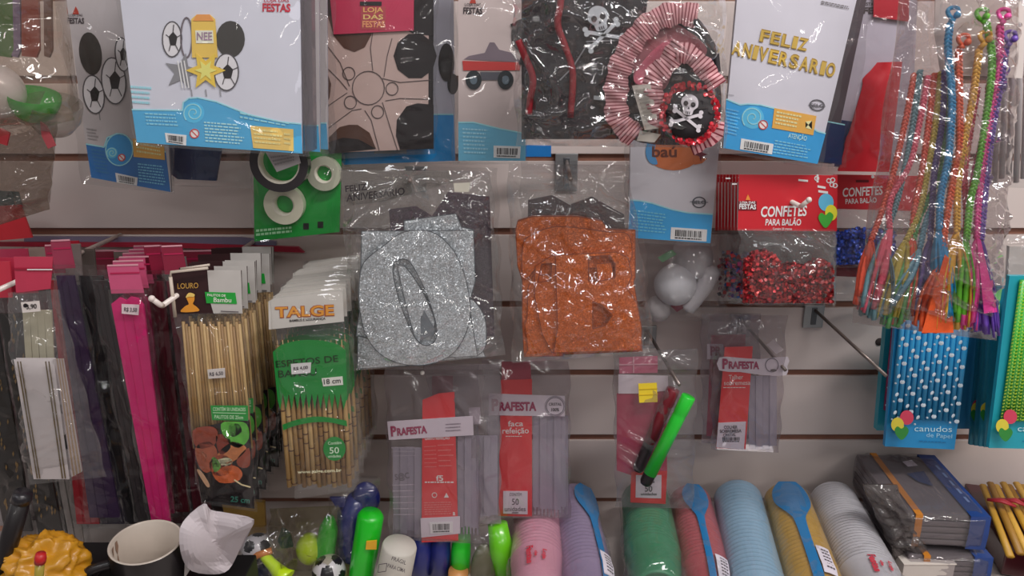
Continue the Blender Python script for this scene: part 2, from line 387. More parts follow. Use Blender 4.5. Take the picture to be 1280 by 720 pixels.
def logo(b, pl, x0, y0, x1, m, m2, off=.0006, h=9):
    b.text(pl, 'FESTAS', (x0, y0), (x1, y0 + .02 * (x1 - x0)), h, m, off, .035); b.text(pl, 'LOJA DAS', (x0 + 2, y0 - h - 1.5), (x1 - 2, y0 - h - 1.5), h * .45, m2, off, .01)
    cx = (x0 + x1) / 2; b.poly(pl, [(cx - 4, y0 - h * 1.6), (cx - 2, y0 - h * 2.3), (cx, y0 - h * 3), (cx + 3, y0 - h * 2.2), (cx + 4, y0 - h * 1.6)], M('#9c3426', .5), off)
def noage(b, pl, cx, cy, r, off=.0008):
    b.ell(pl, cx, cy, r, r, M('#d8d8dd', .4), off, .0002); b.ring(pl, cx, cy, r * .9, r * .9, 1.3, M('#c04a48', .4), off + .0003); b.line(pl, [(cx - r * .6, cy - r * .6), (cx + r * .6, cy + r * .6)], 1.2, M('#c04a48', .4), off + .0003)
def swirl(b, pl, cx, cy, r, off=.0006, m=None):
    m = m or blul; b.ell(pl, cx, cy, r, r, M('#4fa8d2', .4), off, .0002)
    sp = [(cx + r * (1 - k / 40) * math.cos(k * .33 + 2.4), cy + r * (1 - k / 40) * math.sin(k * .33 + 2.4)) for k in range(36)]
    b.line(pl, sp, 1.3, m, off + .0003)
whl = M('#9fcbe2', .4)
# --- large football kit, front
pA = Plane(.235, 260, 100, sx=-.10)
def exA(t):
    b = MB(); soccer(b, pA, 215, 49, 12, 22, .0006); b.ring(pA, 233, 47, 7, 25, 2, M('#6a6268', .4), .0008)
    b.ell(pA, 288, 49, 18, 23, M('#3a3836', .35, coat=.4), .0006, .0004); soccer(b, pA, 283, 90, 15, 23, .0010)
    b.poly(pA, starpts(228, 90, 24, 10, 5, -80), M('#8d8d92', .3, metal=.4), .0010, .0004)
    for k in range(3): b.line(pA, [(222 + 4 * k, 76), (228 + 4 * k, 110)], 1.4, M('#d8d8dc', .3), .0016)
    b.poly(pA, [(239, 24), (246, 18), (262, 18), (269, 24), (272, 72), (240, 72)], M('#cfae55', .3), .0014, .0004)
    b.poly(pA, [(241, 26), (246, 18), (262, 18), (267, 26)], M('#cc8a4a', .4), .0019, .0003); b.poly(pA, [(244, 38), (266, 38), (267, 54), (245, 54)], M('#dcd3bd', .4), .0019, .0003)
    b.text(pA, 'NEE', (246, 50), (265, 50), 10, M('#8c7488', .4), .0023)
    b.poly(pA, starpts(257, 88, 25, 12, 6, -60), M('#d0b048', .3), .0019, .0004); b.poly(pA, starpts(257, 88, 14, 6, 6, -60), M('#e0c970', .3), .0024, .0003)
    for x in (239, 257, 275): b.line(pA, [(x, 112), (x + 1, 120)], 1.5, M('#8a8a90', .4), .0008)
    b.build('football_print', t)
    b = MB(); logo(b, pA, 328, 14, 363, M('#a8283a', .4), M('#a8283a', .4), h=10); b.build('red_logo', t)
    b = MB(); swirl(b, pA, 242, 141, 13); noage(b, pA, 243, 167, 6)
    b.poly(pA, [(312.6, 157), (366.6, 161.6), (367, 189), (316.6, 185)], M('#d6b064', .4), .0010); b.micro(pA, [(317, 161), (352, 164), (353, 184), (319, 181)], 4, M('#ddc588', .4), .0015, seed=3); b.micro(pA, [(355, 166), (364, 167), (364, 184), (355, 183)], 3, M('#ddc588', .4), .0015, seed=8)
    b.micro(pA, [(255, 152), (305, 156), (307, 183), (257, 179)], 7, whl, .0010, seed=4); b.micro(pA, [(181, 141), (222, 143), (224, 160), (184, 158)], 4, M('#7dbbd8', .4), .0010, seed=5)
    b.micro(pA, [(163, 107), (190, 109), (192, 134), (166, 132)], 4, M('#8fc3da', .4), .0008, seed=6); b.micro(pA, [(300, 140), (362, 154), (362, 160), (300, 150)], 2, blul, .0010, seed=2)
    b.barcode(pA, [(206, 166), (233, 169), (232.6, 182), (208, 178)], .0010); b.build('small_print', t)
    # plastic spine at the right edge
    bb = MB(); bb.poly(pA, [(377, -90), (388, -90), (392, 188), (381, 192)], film(.12, '#b9b4b8'), .002, .014); bb.build('folded_plastic_edge', t)
wave = [(165, 137), (228, 138), (229, 128), (236, 123), (247, 122), (270, 127), (310, 143), (347, 152), (376.5, 155), (378, 192), (171, 178)]
K1 = kit('football_balloon_kit', 'large white football balloon kit with gold star and can print, top left, in front', pA, [(140, -90), (374, -90), (378, 192), (171, 178)], wave, .004, extra=exA, film_m=THIN, filmq=[(136, -95), (380, -95), (386, 196), (168, 182)], seed=3)
# copies of the same kit hanging behind: only edges show
p = Plane(.205, 260, 100)
for k, (dx, sh) in enumerate(((12, 0), (22, -3))):
    pk = Plane(.205 - .03 * k, 260, 100)
    kit('football_balloon_kit', ['white and blue kit edge directly behind the large football kit', 'rearmost white and blue kit edge between the football kit and the wheel print'][k], pk, [(170 + dx, -90), (386 + dx, -90), (388 + dx, 190 + sh), (190 + dx, 176 + sh)], [(190, 152 + sh), (386 + dx, 157 + sh), (388 + dx, 190 + sh), (190 + dx, 176 + sh)], .003, body=wht2, film_m=CLEAR, filmq=[(160, -95), (396 + dx, -95), (397 + dx, 196 + sh), (186, 182)], seed=5 + k)
# --- second football kit, left, turned
pB = Plane(.15, 140, 120, sx=-.25)
def exB(t):
    b = MB(); b.ell(pB, 113, 67, 14, 27, M('#353230', .35, coat=.4), .0006, .0005, -8); b.line(pB, [(118, 94), (125, 150)], 1.0, M('#777777', .4))
    soccer(b, pB, 117, 118, 13, 24, .0010, -8); soccer(b, pB, 142, 101, 15, 29, .0014, -6); soccer(b, pB, 153, 68, 9, 21, .0018, -6); b.build('football_print', t)
    b = MB(); logo(b, pB, 84, 29, 105, M('#3a3034', .5), M('#3a3034', .5), h=7); b.build('dark_logo', t)
    b = MB(); b.ell(pB, 149, 187, 17, 20, M('#2d84bd', .4), .0008, .0002); b.ring(pB, 149, 187, 17, 20, 1.3, blul, .0011); swirl(b, pB, 140, 191, 7, .0014); noage(b, pB, 152, 197, 4.5, .0014)
    b.poly(pB, [(166, 173), (205, 182), (206, 200), (167, 196)], ora, .0014); b.micro(pB, [(170, 177), (202, 184), (203, 197), (171, 193)], 3, M('#e9c890', .4), .0018, seed=5)
    b.barcode(pB, [(144, 216), (172, 222), (171, 232), (146, 228)], .0012, 4); b.micro(pB, [(172, 204), (208, 208), (209, 234), (174, 229)], 7, M('#6fb2d6', .4), .0010, seed=8)
    b.micro(pB, [(114, 186), (134, 189), (138, 220), (120, 217)], 7, M('#2f6f9c', .4), .0010, seed=9); b.micro(pB, [(108, 160), (122, 162), (124, 178), (110, 176)], 4, M('#8a8688', .4), .0008, seed=9); b.build('small_print', t)
kit('football_balloon_kit', 'narrow football balloon kit half hidden behind the large one, upper left', pB, [(72, -80), (196, -80), (214, 240), (114, 222), (106, 170)], [(107.5, 180), (130, 184), (134, 172), (146, 167), (158, 170), (167, 180), (207, 190), (213, 240), (114, 222)], .003, body=wht2, extra=exB, film_m=CLEAR, filmq=[(52, -85), (200, -85), (219, 243), (103, 230)], seed=8, blue=M('#1d63a4', .35, coat=.3, var=.08))
# navy pack glimpsed below the kit
p = Plane(.10); t = thing('navy_pack', 'navy blue flat pack glimpsed under the large football kit', 'pack', tuple(p.p(245, 170)))
b = MB(); b.poly(p, [(208, 120), (288, 120), (270, 226), (222, 224), (210, 215)], navy, 0, .004); b.build('card', t); bag(p, [(204, 115), (320, 120), (318, 236), (206, 232)], CLEAR2, puff=.006, creases=22, seed=31).build('clear_sleeve', t)
# --- green tape pack
pT = Plane(.12, 370, 250); t = thing('tape_pack', 'green card pack with white tape roll, left of silver letters', 'tape pack', tuple(pT.p(370, 190)))
grn = M('#178a35', .4, coat=.35); b = MB(); b.poly(pT, [(316, 150), (428, 150), (424, 290), (318, 302)], grn, 0, .003); b.build('green_card', t)
def roll(parent, cx, cy, ro, ri, m, name, off=.001, h=.012):
    c = pT.p(cx, cy, off); sc = (pT.p(cx + 1, cy) - pT.p(cx, cy)).length; ro *= sc; ri *= sc
    b = MB(); b.lathe([(ri, 0), (ro, 0), (ro, h), (ri + .001, h), (ri, 0)], c, (0, -1, 0), m, 36, False); b.lathe([(ri - .0002, 0), (ri - .0002, h * .98), (ri + .0015, h * 1.03)], c, (0, -1, 0), M('#cfc9bb', .5), 36); b.build(name, parent)
roll(t, 358, 254, 24.5, 12, M('#cbc9b4', .4, coat=.3), 'white_tape_roll'); roll(t, 407, 216, 21, 10, M('#a8aa98', .4, coat=.3), 'side_tape_roll', .0005, .010)
b = MB(); b.micro(pT, [(320, 287), (365, 283), (365, 292), (320, 297)], 2, M('#9ed0a4', .4), .0005, .98, 3, .6); b.rect(pT, 379, 279, 386, 287, black, .0005); b.rect(pT, 397, 277, 404, 285, black, .0005); b.build('small_print', t)
bag(pT, [(314, 145), (431, 145), (427, 292), (315, 304)], CLEAR, puff=.016, creases=20, seed=12, back=.004).build('clear_sleeve', t)
pT = Plane(.150, 350, 200); t = thing('black_ring_tape', 'black tape ring with a white label, partly under the football kit', 'tape', tuple(pT.p(353, 180)))
roll(t, 353, 202, 36, 24, M('#2f2a2e', .35, coat=.5), 'black_roll', 0, .014)
b = MB(); b.poly(pT, [(330, 187), (372, 188), (376, 204), (346, 215)], M('#b5b0b2', .4), .016, .0006); b.micro(pT, [(338, 196), (368, 192), (370, 202), (345, 209)], 3, M('#8b878a', .4), .0175, .9, 4); b.build('white_label', t)
# --- wheel print pack
pW = Plane(.125, 470, 100); t = thing('wheel_print_pack', 'dark pack printed with a beige five-spoke wheel under a pink header', 'party pack', tuple(pW.p(468, 0)))
bei = M('#a8928c', .42, coat=.2, var=.07); dkr = M('#1b1618', .35, coat=.4); brn = M('#4a3229', .35, coat=.3); ln = M('#4b4040', .5)
b = MB(); b.poly(pW, [(392, -85), (542, -85), (541, 184), (412, 192), (396, 160)], dkr, 0, .004); b.build('card', t)
b = MB(); b.poly(pW, [(400, 20), (536, 20), (535, 186), (414, 191), (399, 150)], bei, .0004, .0003); b.build('wheel_print', t)
b = MB()
for pts, m in (([(410, 20), (417, 44), (430, 60), (443, 65), (456, 59), (464, 44), (468, 20)], brn), ([(398, 74), (408, 88), (414, 105), (412, 122), (402, 140), (398, 142)], brn),
    ([(411, 172), (424, 159), (436, 156), (447, 156), (462, 166), (470, 186), (414, 192)], brn), (ellpts(519, 70, 27, 29, 0, 10), dkr), ([(496, 150), (508, 133), (522, 129), (542, 131), (542, 186), (500, 187), (495, 170)], dkr), ([(500, 20), (542, 20), (542, 45), (516, 42), (502, 34)], dkr)): b.poly(pW, pts, m, .0009, .0003)
b.poly(pW, [(411, 178), (428, 172), (448, 174), (470, 186), (414, 192)], dkr, .0012, .0002)
for e in ((460.5, 110, 20, 21), (436, 92, 7.5, 8), (490, 111, 7.5, 8), (472, 140, 7.5, 8), (438, 128, 7.5, 8)): b.ring(pW, *e, 1.1, ln, .0010)
for q in ([(456, 138), (464, 150), (474, 188)], [(478, 128), (488, 160), (497, 188)], [(478, 98), (500, 103), (538, 100)], [(482, 126), (500, 123), (538, 124)], [(466, 88), (463, 60), (466, 40)], [(480, 96), (484, 70), (490, 48)], [(402, 48), (425, 78), (437, 108)], [(402, 78), (424, 100), (434, 112)], [(404, 165), (440, 138), (452, 136)], [(402, 138), (425, 122), (434, 116)]): b.line(pW, q, .9, ln, .0010)
b.build('wheel_lines', t)
b = MB(); b.poly(pW, [(404, -85), (518, -85), (517, 38), (417, 43)], M('#a82f4c', .4, coat=.3), .003, .0012); b.rect(pW, 451, 8, 482, 37, M('#9c4048', .4), .0034); b.text(pW, 'LOJA', (454, 15), (479, 15), 6, M('#d0a060', .4), .0038); b.text(pW, 'DAS', (454, 24), (479, 24), 6, M('#d8b070', .4), .0038); b.text(pW, 'FESTAS', (453, 34), (481, 34), 8, M('#c98a60', .4), .0038, .03); b.rect(pW, 450, 2, 477, 7, dkr, .0038); b.build('pink_header', t)
bag(pW, [(390, -85), (548, -85), (545, 192), (404, 200)], THIN, puff=.008, creases=26, seed=14, back=.006).build('clear_sleeve', t)
pk = Plane(.10); kit('blue_edged_kit', 'white kit with bright blue foot, in the gap right of the wheel print', pk, [(470, -80), (566, -80), (569, 201), (430, 206)], [(420, 190), (535, 176), (536, 143), (567, 143), (569, 201), (430, 206)], .004, body=M('#a9a9b6', .4, coat=.2), film_m=CLEAR2, filmq=[(420, -85), (570, -85), (573, 204), (424, 210)], seed=4, blue=M('#2384c4', .35, coat=.3),
    extra=lambda t: (lambda b: (b.ell(pk, 558, 78, 10, 24, dkr, .0008), b.ell(pk, 566, 105, 7, 13, dkr, .0008), b.rect(pk, 468, 187, 508, 192, M('#7d8c98', .4), .0012), b.build('dark_print', t)))(MB()))
# --- toy car print pack
pC = Plane(.15, 610, 100)
def exC(t):
    b = MB(); b.poly(pC, [(580, 74), (586, 70), (606, 66), (612, 53), (618, 53), (624, 62), (640, 66), (652, 78)], M('#6b5f68', .4), .0006); b.poly(pC, [(578, 76), (650, 78), (650, 88), (579, 88)], M('#a83230', .35, coat=.4), .0009)
    for x in (592, 632): b.ell(pC, x, 100, 10, 12, M('#20262a', .4), .0013); b.ell(pC, x, 100, 4.5, 5.5, M('#52606a', .4), .0018)
    b.poly(pC, [(600, 90), (628, 90), (626, 100), (602, 100)], M('#4a4a52', .4), .0010); b.ell(pC, 651, 44, 12, 20, dkr, .0012); b.line(pC, [(640, 30), (656, 62), (650, 80)], 4, dkr, .0014); b.build('toy_car_print', t)
    b = MB(); logo(b, pC, 579, 17, 603, M('#33292c', .5), M('#33292c', .5), h=8); b.barcode(pC, [(617, 182), (651, 183), (650, 198), (617, 197)], .0010, 7); b.micro(pC, [(578, 160), (612, 162), (612, 195), (580, 194)], 7, M('#8dbdd4', .4), .0010, seed=10); b.build('small_print', t)
kit('toy_car_balloon_kit', 'narrow white kit printed with a red toy car, left of the pirate bag', pC, [(573, -80), (658, -80), (657, 201), (573, 201)], [(573, 153), (592, 153), (625, 161), (657, 167), (657, 201), (573, 201)], .005, body=M('#b2a4a2', .42, coat=.2, var=.05), extra=exC, film_m=CLEAR, filmq=[(562, -85), (665, -85), (660, 205), (566, 206)], seed=21, blue=M('#5fa2be', .35, coat=.3, var=.08))
p = Plane(.05); t = tag(MB().poly(p, [(640, 181), (689, 182), (689, 196), (640, 196)], M('#1f6fb5', .35), 0, .004).build('blue_card'), 'small blue card corner in front of the groove above the orange letters', 'card')
# --- pirate bag
pP = Plane(.245, 780, 90); t = thing('pirate_costume_bag', 'clear bag of black pirate hat, skull patch and red striped bandana', 'costume bag', tuple(pP.p(785, 0)))
felt = M('#221e22', .75, var=.25, scale=200); rtrim = M('#7c1520', .4, coat=.4, var=.4, scale=300)
b = MB(); G = np.zeros((14, 12, 3))
for j in range(14):
    for i in range(12):
        u = 652 + (i / 11) * (168 - 3 * j) ; v = -60 + j * 18; G[j, i] = pP.p(u, v, -.004 + .012 * math.sin(PI * i / 11) + .003 * math.sin(i * 1.7 + j))
b.grid(G, felt); G2 = G.copy(); G2[..., 1] += .006; b.grid(G2[:, ::-1], felt); b.build('black_hat', t)
b = MB()
def skull(b, pl, cx, cy, r, rot, m, off, dk):
    c, s = math.cos(math.radians(rot)), math.sin(math.radians(rot)); R = lambda pts: [(cx + x * c - y * s, cy + x * s + y * c) for x, y in pts]
    for a in (1, -1):
        b.line(pl, R([(-r * 1.5 * a, r * .9), (r * 1.6 * a, r * 2.5)]), r * .34, m, off)
        for ex, ey in ((-r * 1.5 * a, r * .9), (r * 1.6 * a, r * 2.5)):
            for q in (-1, 1): x, y = R([(ex, ey + q * r * .22)])[0]; b.ell(pl, x, y, r * .26, r * .26, m, off + .0003, n=8)
    b.poly(pl, R(catmull([(-r, -.1 * r), (-.6 * r, -.9 * r), (.1 * r, -1.1 * r), (.8 * r, -.7 * r), (r, .1 * r), (.6 * r, .6 * r), (.45 * r, 1.2 * r), (-.45 * r, 1.2 * r), (-.6 * r, .6 * r)], 3)), m, off + .0008, .0006)
    for x, y, q in ((-.42 * r, 0, .28 * r), (.42 * r, 0, .28 * r)): x, y = R([(x, y)])[0]; b.ell(pl, x, y, q, q * 1.05, dk, off + .0013, n=10)
    b.poly(pl, R([(-.12 * r, .55 * r), (0, .3 * r), (.12 * r, .55 * r)]), dk, off + .0013)
    for x in (-.2, 0, .2): b.line(pl, R([(x * r, .85 * r), (x * r, 1.15 * r)]), r * .07, dk, off + .0013)
skull(b, pP, 748, 22, 13.5, -18, M('#aeb2b8', .5), .0125, felt); b.build('hat_skull', t)
b = MB(); b.line(pP, [(733, 52), (778, 50), (790, 40)], 1.6, M('#77777c', .5), .010); b.line(pP, [(735, 54), (716, 84), (700, 100)], 1.6, M('#77777c', .5), .009); b.line(pP, [(743, 122), (763, 124), (779, 117)], 5, M('#8b9094', .5), .010); b.build('hat_stitching', t)
b = MB()
b.tube([pP.p(u, v, .008) for u, v in catmull([(700, -60), (701, 0), (697, 30), (707, 60), (716, 93), (713, 147)], 5, False)], .0034, rtrim, 8); b.tube([pP.p(u, v, .012) for u, v in catmull([(648, 50), (655, 68), (666, 97), (663, 123), (661, 143)], 5, False)], .0034, rtrim, 8); b.build('red_trim', t)
sa = M('#b9888c', .6); sb = M('#6e2230', .6); pink = M('#b4586a', .55)
def stripes(b, pl, path, wpx, n, off, a=sa, c=sb, bulge=.0025, frac=.36):
    P = catmull(path, 10, False); L = np.cumsum([0] + [math.dist(P[i], P[i + 1]) for i in range(len(P) - 1)]); tot = L[-1]
    def at(s):
        i = min(len(P) - 2, int(np.searchsorted(L, s, 'right') - 1)); f = (s - L[i]) / max(1e-6, L[i + 1] - L[i]); x = [P[i][k] * (1 - f) + P[i + 1][k] * f for k in (0, 1)]
        d = (P[i + 1][0] - P[i][0], P[i + 1][1] - P[i][1]); l = math.hypot(*d); return x, (-d[1] / l, d[0] / l)
    s0 = 0
    for k in range(n):
        for ww, m in ((1 - frac, a), (frac, c)):
            s1 = min(tot - 1e-4, s0 + ww * tot / n); rows = []
            for s_ in (s0, s1):
                x, nn = at(s_); wob = 1 + .10 * math.sin(s_ * .21 + off * 900) + .05 * math.sin(s_ * .53); rows.append([pl.p(x[0] + nn[0] * wpx * wob * q, x[1] + nn[1] * wpx * wob * q, off + bulge * (1 - 4 * q * q) + .0012 * math.sin(s_ * .35 + q * 5)) for q in (-.5, -.25, 0, .25, .5)])
            G = np.array([[tuple(z) for z in r] for r in rows]); b.grid(G, m); s0 = s1
    return b
b = MB(); b.poly(pP, catmull([(830, 18), (868, 20), (890, 50), (900, 100), (900, 150), (880, 178), (800, 178), (775, 150), (772, 90), (795, 45)], 4), felt, .004, .003); b.build('black_lining', t)
b = MB(); b.poly(pP, catmull([(800, 60), (835, 30), (862, 40), (884, 62), (868, 80), (846, 78), (832, 110), (806, 120), (792, 96)], 4), M('#8c5058', .6, var=.15), .008, .002); b.build('pink_lining', t)
b = MB(); stripes(b, pP, [(872, 20), (845, 17), (818, 26), (792, 50), (775, 85), (770, 120), (774, 150), (795, 172)], 29, 56, .014); b.build('striped_bandana', t); b = MB()
stripes(b, pP, [(852, 55), (836, 78), (818, 98), (815, 125), (822, 160)], 27, 24, .019); b.build('striped_bandana', t); b = MB(); stripes(b, pP, [(846, 66), (862, 68), (880, 84), (897, 108)], 25, 15, .020); b.build('striped_bandana', t); b = MB(); stripes(b, pP, [(895, 150), (888, 170), (862, 182)], 24, 9, .012); b.build('striped_bandana', t)
b = MB(); b.poly(pP, catmull([(839, 48), (850, 60), (838, 80), (822, 95), (800, 106), (792, 96), (806, 74), (822, 58)], 3), pink, .018, .001); b.build('pink_bandana_fold', t)
b = MB(); b.poly(pP, [(790, 107), (813, 105), (824, 160), (806, 163)], M('#aaa49c', .5), .021, .0006); b.micro(pP, [(794, 112), (810, 110), (818, 152), (808, 154)], 8, M('#7d7872', .5), .0225, .9, 3); b.poly(pP, [(800, 163), (826, 168), (818, 178), (796, 176)], M('#aaa49c', .5), .018, .0006); b.build('white_label', t)
b = MB(); cc = pP.p(862, 142, .020); k_ = (pP.p(863, 142, .02) - pP.p(862, 142, .02)).length; b.lathe([(.0001, .006), (.6 * 31 * k_, .0055), (31 * k_, .002), (31 * k_, 0)], cc, (0, -1, .1), felt, 40); patch = b.build('skull_patch', t)
b = MB(); skull(b, pP, 862, 130, 11, 12, M('#bcb6bc', .5), .0275, felt); b.build('patch_skull', patch)
b = MB(); r_ = random.Random(3); seq = M('#b01c2c', .2, metal=.3, coat=.6)
for k in range(150):
    a = r_.uniform(0, 2 * PI); rr = r_.uniform(30, 38); q = pP.p(862 + rr * math.cos(a), 142 + rr * 1.03 * math.sin(a), .021 + r_.uniform(0, .004)); nrm = Vector((r_.gauss(0, .5), -1, r_.gauss(0, .5))).normalized(); b.lathe([(.0001, .0002), (.0022, 0)], q, nrm, seq, 7, False)
b.build('red_sequin_edge', patch)
b = MB(); stripes(b, pP, [(868, 24), (884, 34), (894, 60), (897, 90)], 9, 1, .015, felt, felt); b.build('black_cord', t)
bag(pP, [(636, -85), (905, -85), (908, 185), (646, 182)], film(.03, rough=.05, refl=3.0), puff=.036, creases=260, seed=6, back=.006, cell=.003, amp=(.4, 1.6), long=(.02, .09)).build('clear_bag', t)
# --- feliz aniversario kit
pF = Plane(.19, 985, 100)
goldf = M('#a07e2c', .3, metal=.25, coat=.4)
def exF(t):
    def balloonword(word, a, c, h):
        n = len(word); b = MB(); a = np.array(a, float); c = np.array(c, float); d = (c - a) / n
        wd = {'I': .55}; tot = sum(wd.get(x, 1) for x in word); s = 0
        for ch in word:
            k = wd.get(ch, 1); p0 = a + (c - a) * (s / tot); p1 = a + (c - a) * ((s + k * .86) / tot); b.text(pF, ch, p0, p1, h, goldf, .0009, .05); b.text(pF, ch, p0, p1, h * .98, M('#b89a48', .3), .0012, .005); s += k
        b.build('gold_lettering', t)
    balloonword('FELIZ', (949, 51), (1010, 64), 15); balloonword('ANIVERSARIO', (914, 67), (1044, 97), 17)
    b = MB(); swirl(b, pF, 941, 147, 14); noage(b, pF, 954, 156, 6)
    b.poly(pF, [(968, 135), (1020.6, 145), (1016.6, 169), (965, 160)], ora, .0010); b.micro(pF, [(971, 139), (1003, 145), (1001, 163), (969, 157)], 4, M('#eccb96', .4), .0014, seed=6); b.poly(pF, [(1007, 152), (1015, 151), (1007, 160), (1015, 162)], M('#eccb96', .4), .0014)
    b.text(pF, 'ATENÇÃO', (985, 172), (1008, 176), 6, whl, .0010, .02); b.micro(pF, [(969, 175), (1014, 183), (1010, 200), (966, 193)], 5, M('#6fb5da', .4), .0010, seed=3)
    b.ring(pF, 1021.5, 131.5, 9, 6.5, 1.5, M('#5c5a60', .4), .0008, 8); b.text(pF, 'SELO', (1013, 134), (1030, 135), 5, M('#5c5a60', .4), .0010); b.line(pF, [(1011, 131), (1032, 133)], .8, M('#5c5a60', .4), .0010); b.micro(pF, [(905, 117), (920, 119), (921, 121), (905, 119)], 1, M('#8a8890', .4), .0008)
    b.micro(pF, [(1027, 1), (1062, 8), (1061, 13), (1026, 6)], 2, M('#6a6668', .4), .0008, .98); b.barcode(pF, [(926.6, 173), (967, 180), (965, 193), (925, 186.6)], .0010, 11); b.micro(pF, [(908, 135), (926, 139), (922, 172), (906, 168)], 8, M('#5fa8d4', .4), .0010, seed=7); b.build('small_print', t)
kit('birthday_banner_kit', 'white and blue banner kit with gold happy birthday lettering', pF, [(929, -85), (1091, -85), (1022, 205), (904, 185)], [(908, 124), (925, 131), (935, 130), (950, 131), (970, 136), (1005, 150), (1021, 164), (1032, 167), (1022, 205), (904, 185)], .006, extra=exF, film_m=THIN, filmq=[(916, -90), (1100, -90), (1026, 210), (895, 190)], seed=17, body=M('#bebcc6', .4, coat=.3, var=.03), blue=M('#2d8fc8', .35, coat=.35, var=.06))
pk = Plane(.15); kit('birthday_banner_kit', 'dark navy kit edge showing to the right behind the gold lettered banner kit', pk, [(1010, -80), (1100, -80), (1040, 205), (990, 200)], [(1024, 150), (1056, 156), (1052, 206), (1012, 200)], .004, body=M('#453c42', .5), blue=navy, film_m=CLEAR, filmq=[(1000, -80), (1105, -80), (1058, 210), (980, 205)], seed=2)
# --- red cloth pack and its header
pR = Plane(.10, 1090, 100); t = thing('red_cloth_pack', 'folded bright red cloth in clear bag beside the coloured braids', 'cloth pack', tuple(pR.p(1100, 0)))
b = MB(); b.poly(pR, [(1070, -80), (1150, -80), (1138, 212), (1040, 205)], M('#a09aa6', .42, coat=.2), 0, .003); b.text(pR, 'FE', (1079, 17), (1092, 17), 8, M('#33292c', .5), .0006, .04); b.text(pR, 'FESTA', (1078, 7), (1092, 7), 4, M('#33292c', .5), .0006); b.poly(pR, [(1052, 150), (1066, 152), (1060, 210), (1043, 208)], navy, .0005); b.build('card', t)
b = MB(); b.poly(pR, [(1092, -80), (1138, -80), (1136, 27), (1092, 21)], M('#9a1a28', .4, coat=.3), .004, .001); b.build('red_header', t)
b = MB(); G = np.zeros((16, 8, 3)); L_ = [(1098, 78), (1090, 88), (1080, 97), (1078, 108), (1070, 140), (1063, 165), (1059, 172), (1054, 192), (1048, 214)]; 
for j in range(16):
    f = j / 15 * 8; i0 = min(7, int(f)); lx = L_[i0][0] * (1 - f + i0) + L_[i0 + 1][0] * (f - i0); lv = L_[i0][1] * (1 - f + i0) + L_[i0 + 1][1] * (f - i0); rx = 1128 - 1.1 * j
    for i in range(8): s_ = i / 7; G[j, i] = pR.p(lx * (1 - s_) + rx * s_, lv * (1 - s_) + (77 + 9.2 * j) * s_, .004 + .010 * math.sin(PI * s_) + .002 * math.sin(s_ * 9 + j * .8))
b.grid(G, M('#b01c28', .5, var=.12, scale=30)); G2 = G.copy(); G2[..., 1] += .003; b.grid(G2[:, ::-1], M('#b01c28', .5, var=.12, scale=30)); b.build('red_cloth', t)
bag(pR, [(1062, -80), (1150, -80), (1136, 216), (1036, 214)], CLEAR, puff=.02, creases=26, seed=20, back=.005).build('clear_bag', t)
# --- far left bag of green and white plastic lanterns
pG = Plane(.26, 30, 100); t = thing('lantern_bag', 'clear bag holding a green bowl and white ball at the left edge', 'toy bag', tuple(pG.p(20, 0)))
b = MB(); b.sphere(pG.p(-6, 114, .0), .026, M('#bcb9bd', .3, coat=.4), 28, 16); b.build('white_ball', t)
b = MB(); c = pG.p(42, 118, -.004); b.lathe([(.0235, 0), (.024, -.003), (.0225, -.010), (.018, -.020), (.010, -.027), (.0003, -.029)], c, (.3, -.25, 1), M('#2c9c38', .25, coat=.5, alpha=.9), 30); b.build('green_bowl', t)
b = MB(); c = pG.p(66, 128, -.01); b.lathe([(.026, 0), (.0262, .004), (.024, .018), (.016, .030), (.0004, .034)], c, (-.3, .3, -1), film(.2, '#c8c4c0', .1), 30); b.build('clear_cup', t)
b = MB(); rr = random.Random(4)
for x, m, ww in ((18, M('#6a5f7a', .4), 9), (36, M('#7d4038', .45), 20), (6, M('#4c6a44', .4), 16), (58, M('#5b4038', .5), 8)): b.poly(pG, [(x - ww / 2, -80), (x + ww / 2, -80), (x + ww / 2 + 3, 62), (x + ww / 2 - 1, 72), (x - ww / 2 + 1, 70)], m, -.008, .003); b.build('folded_ribbon', t); b = MB()
b.poly(pG, [(50, 152), (58, 158), (69, 182), (60, 186), (52, 170)], M('#8a3a40', .4), .004, .002); b.build('red_scrap', t); b = MB(); b.poly(pG, [(0, 160), (12, 166), (8, 182), (-4, 178)], M('#a03038', .4), .004, .002); b.build('red_scrap', t)
bag(pG, [(-60, -85), (58, -85), (92, 150), (-70, 190)], film(.08, '#d8ccc0', .06, 1.8), puff=.03, creases=90, seed=9, back=.03, amp=(.3, 1.2), cell=.0035).build('clear_bag', t)
p = Plane(.20); t = thing('crumpled_film_bag', 'empty crumpled clear bag hanging below the lantern bag, far left', 'plastic bag', tuple(p.p(30, 150))); bag(p, [(-60, 140), (72, 140), (60, 262), (-60, 300)], film(.14, '#a89a90', .07, 1.6), puff=.02, creases=90, seed=10, amp=(.3, 1.3), cell=.0035, long=(.01, .04)).build('film', t)
# red card corner
p = Plane(.08); tag(MB().poly(p, [(-60, 262), (25, 256), (40, 297), (-60, 306)], red, 0, .003).build('red_card'), 'red card corner at the left edge above the red strip', 'card')
p = Plane(.06); tag(MB().poly(p, [(-60, 236), (22, 240), (28, 262), (-60, 275)], M('#2c5a66', .5), 0, .003).build('teal_card'), 'dark teal card just above the red card corner', 'card')
# ================================================================ middle: letters, small kits, confetti, braids, straws
silv = glitter('#b6bcc1', amt=.8, metal=.45); orng = glitter('#b4561c', amt=.75, metal=.35); purp = glitter('#3e2038')
edgd = M('#4c5258', .6); edgo = M('#7a3410', .6)
pen = M('#2a2528', .6)
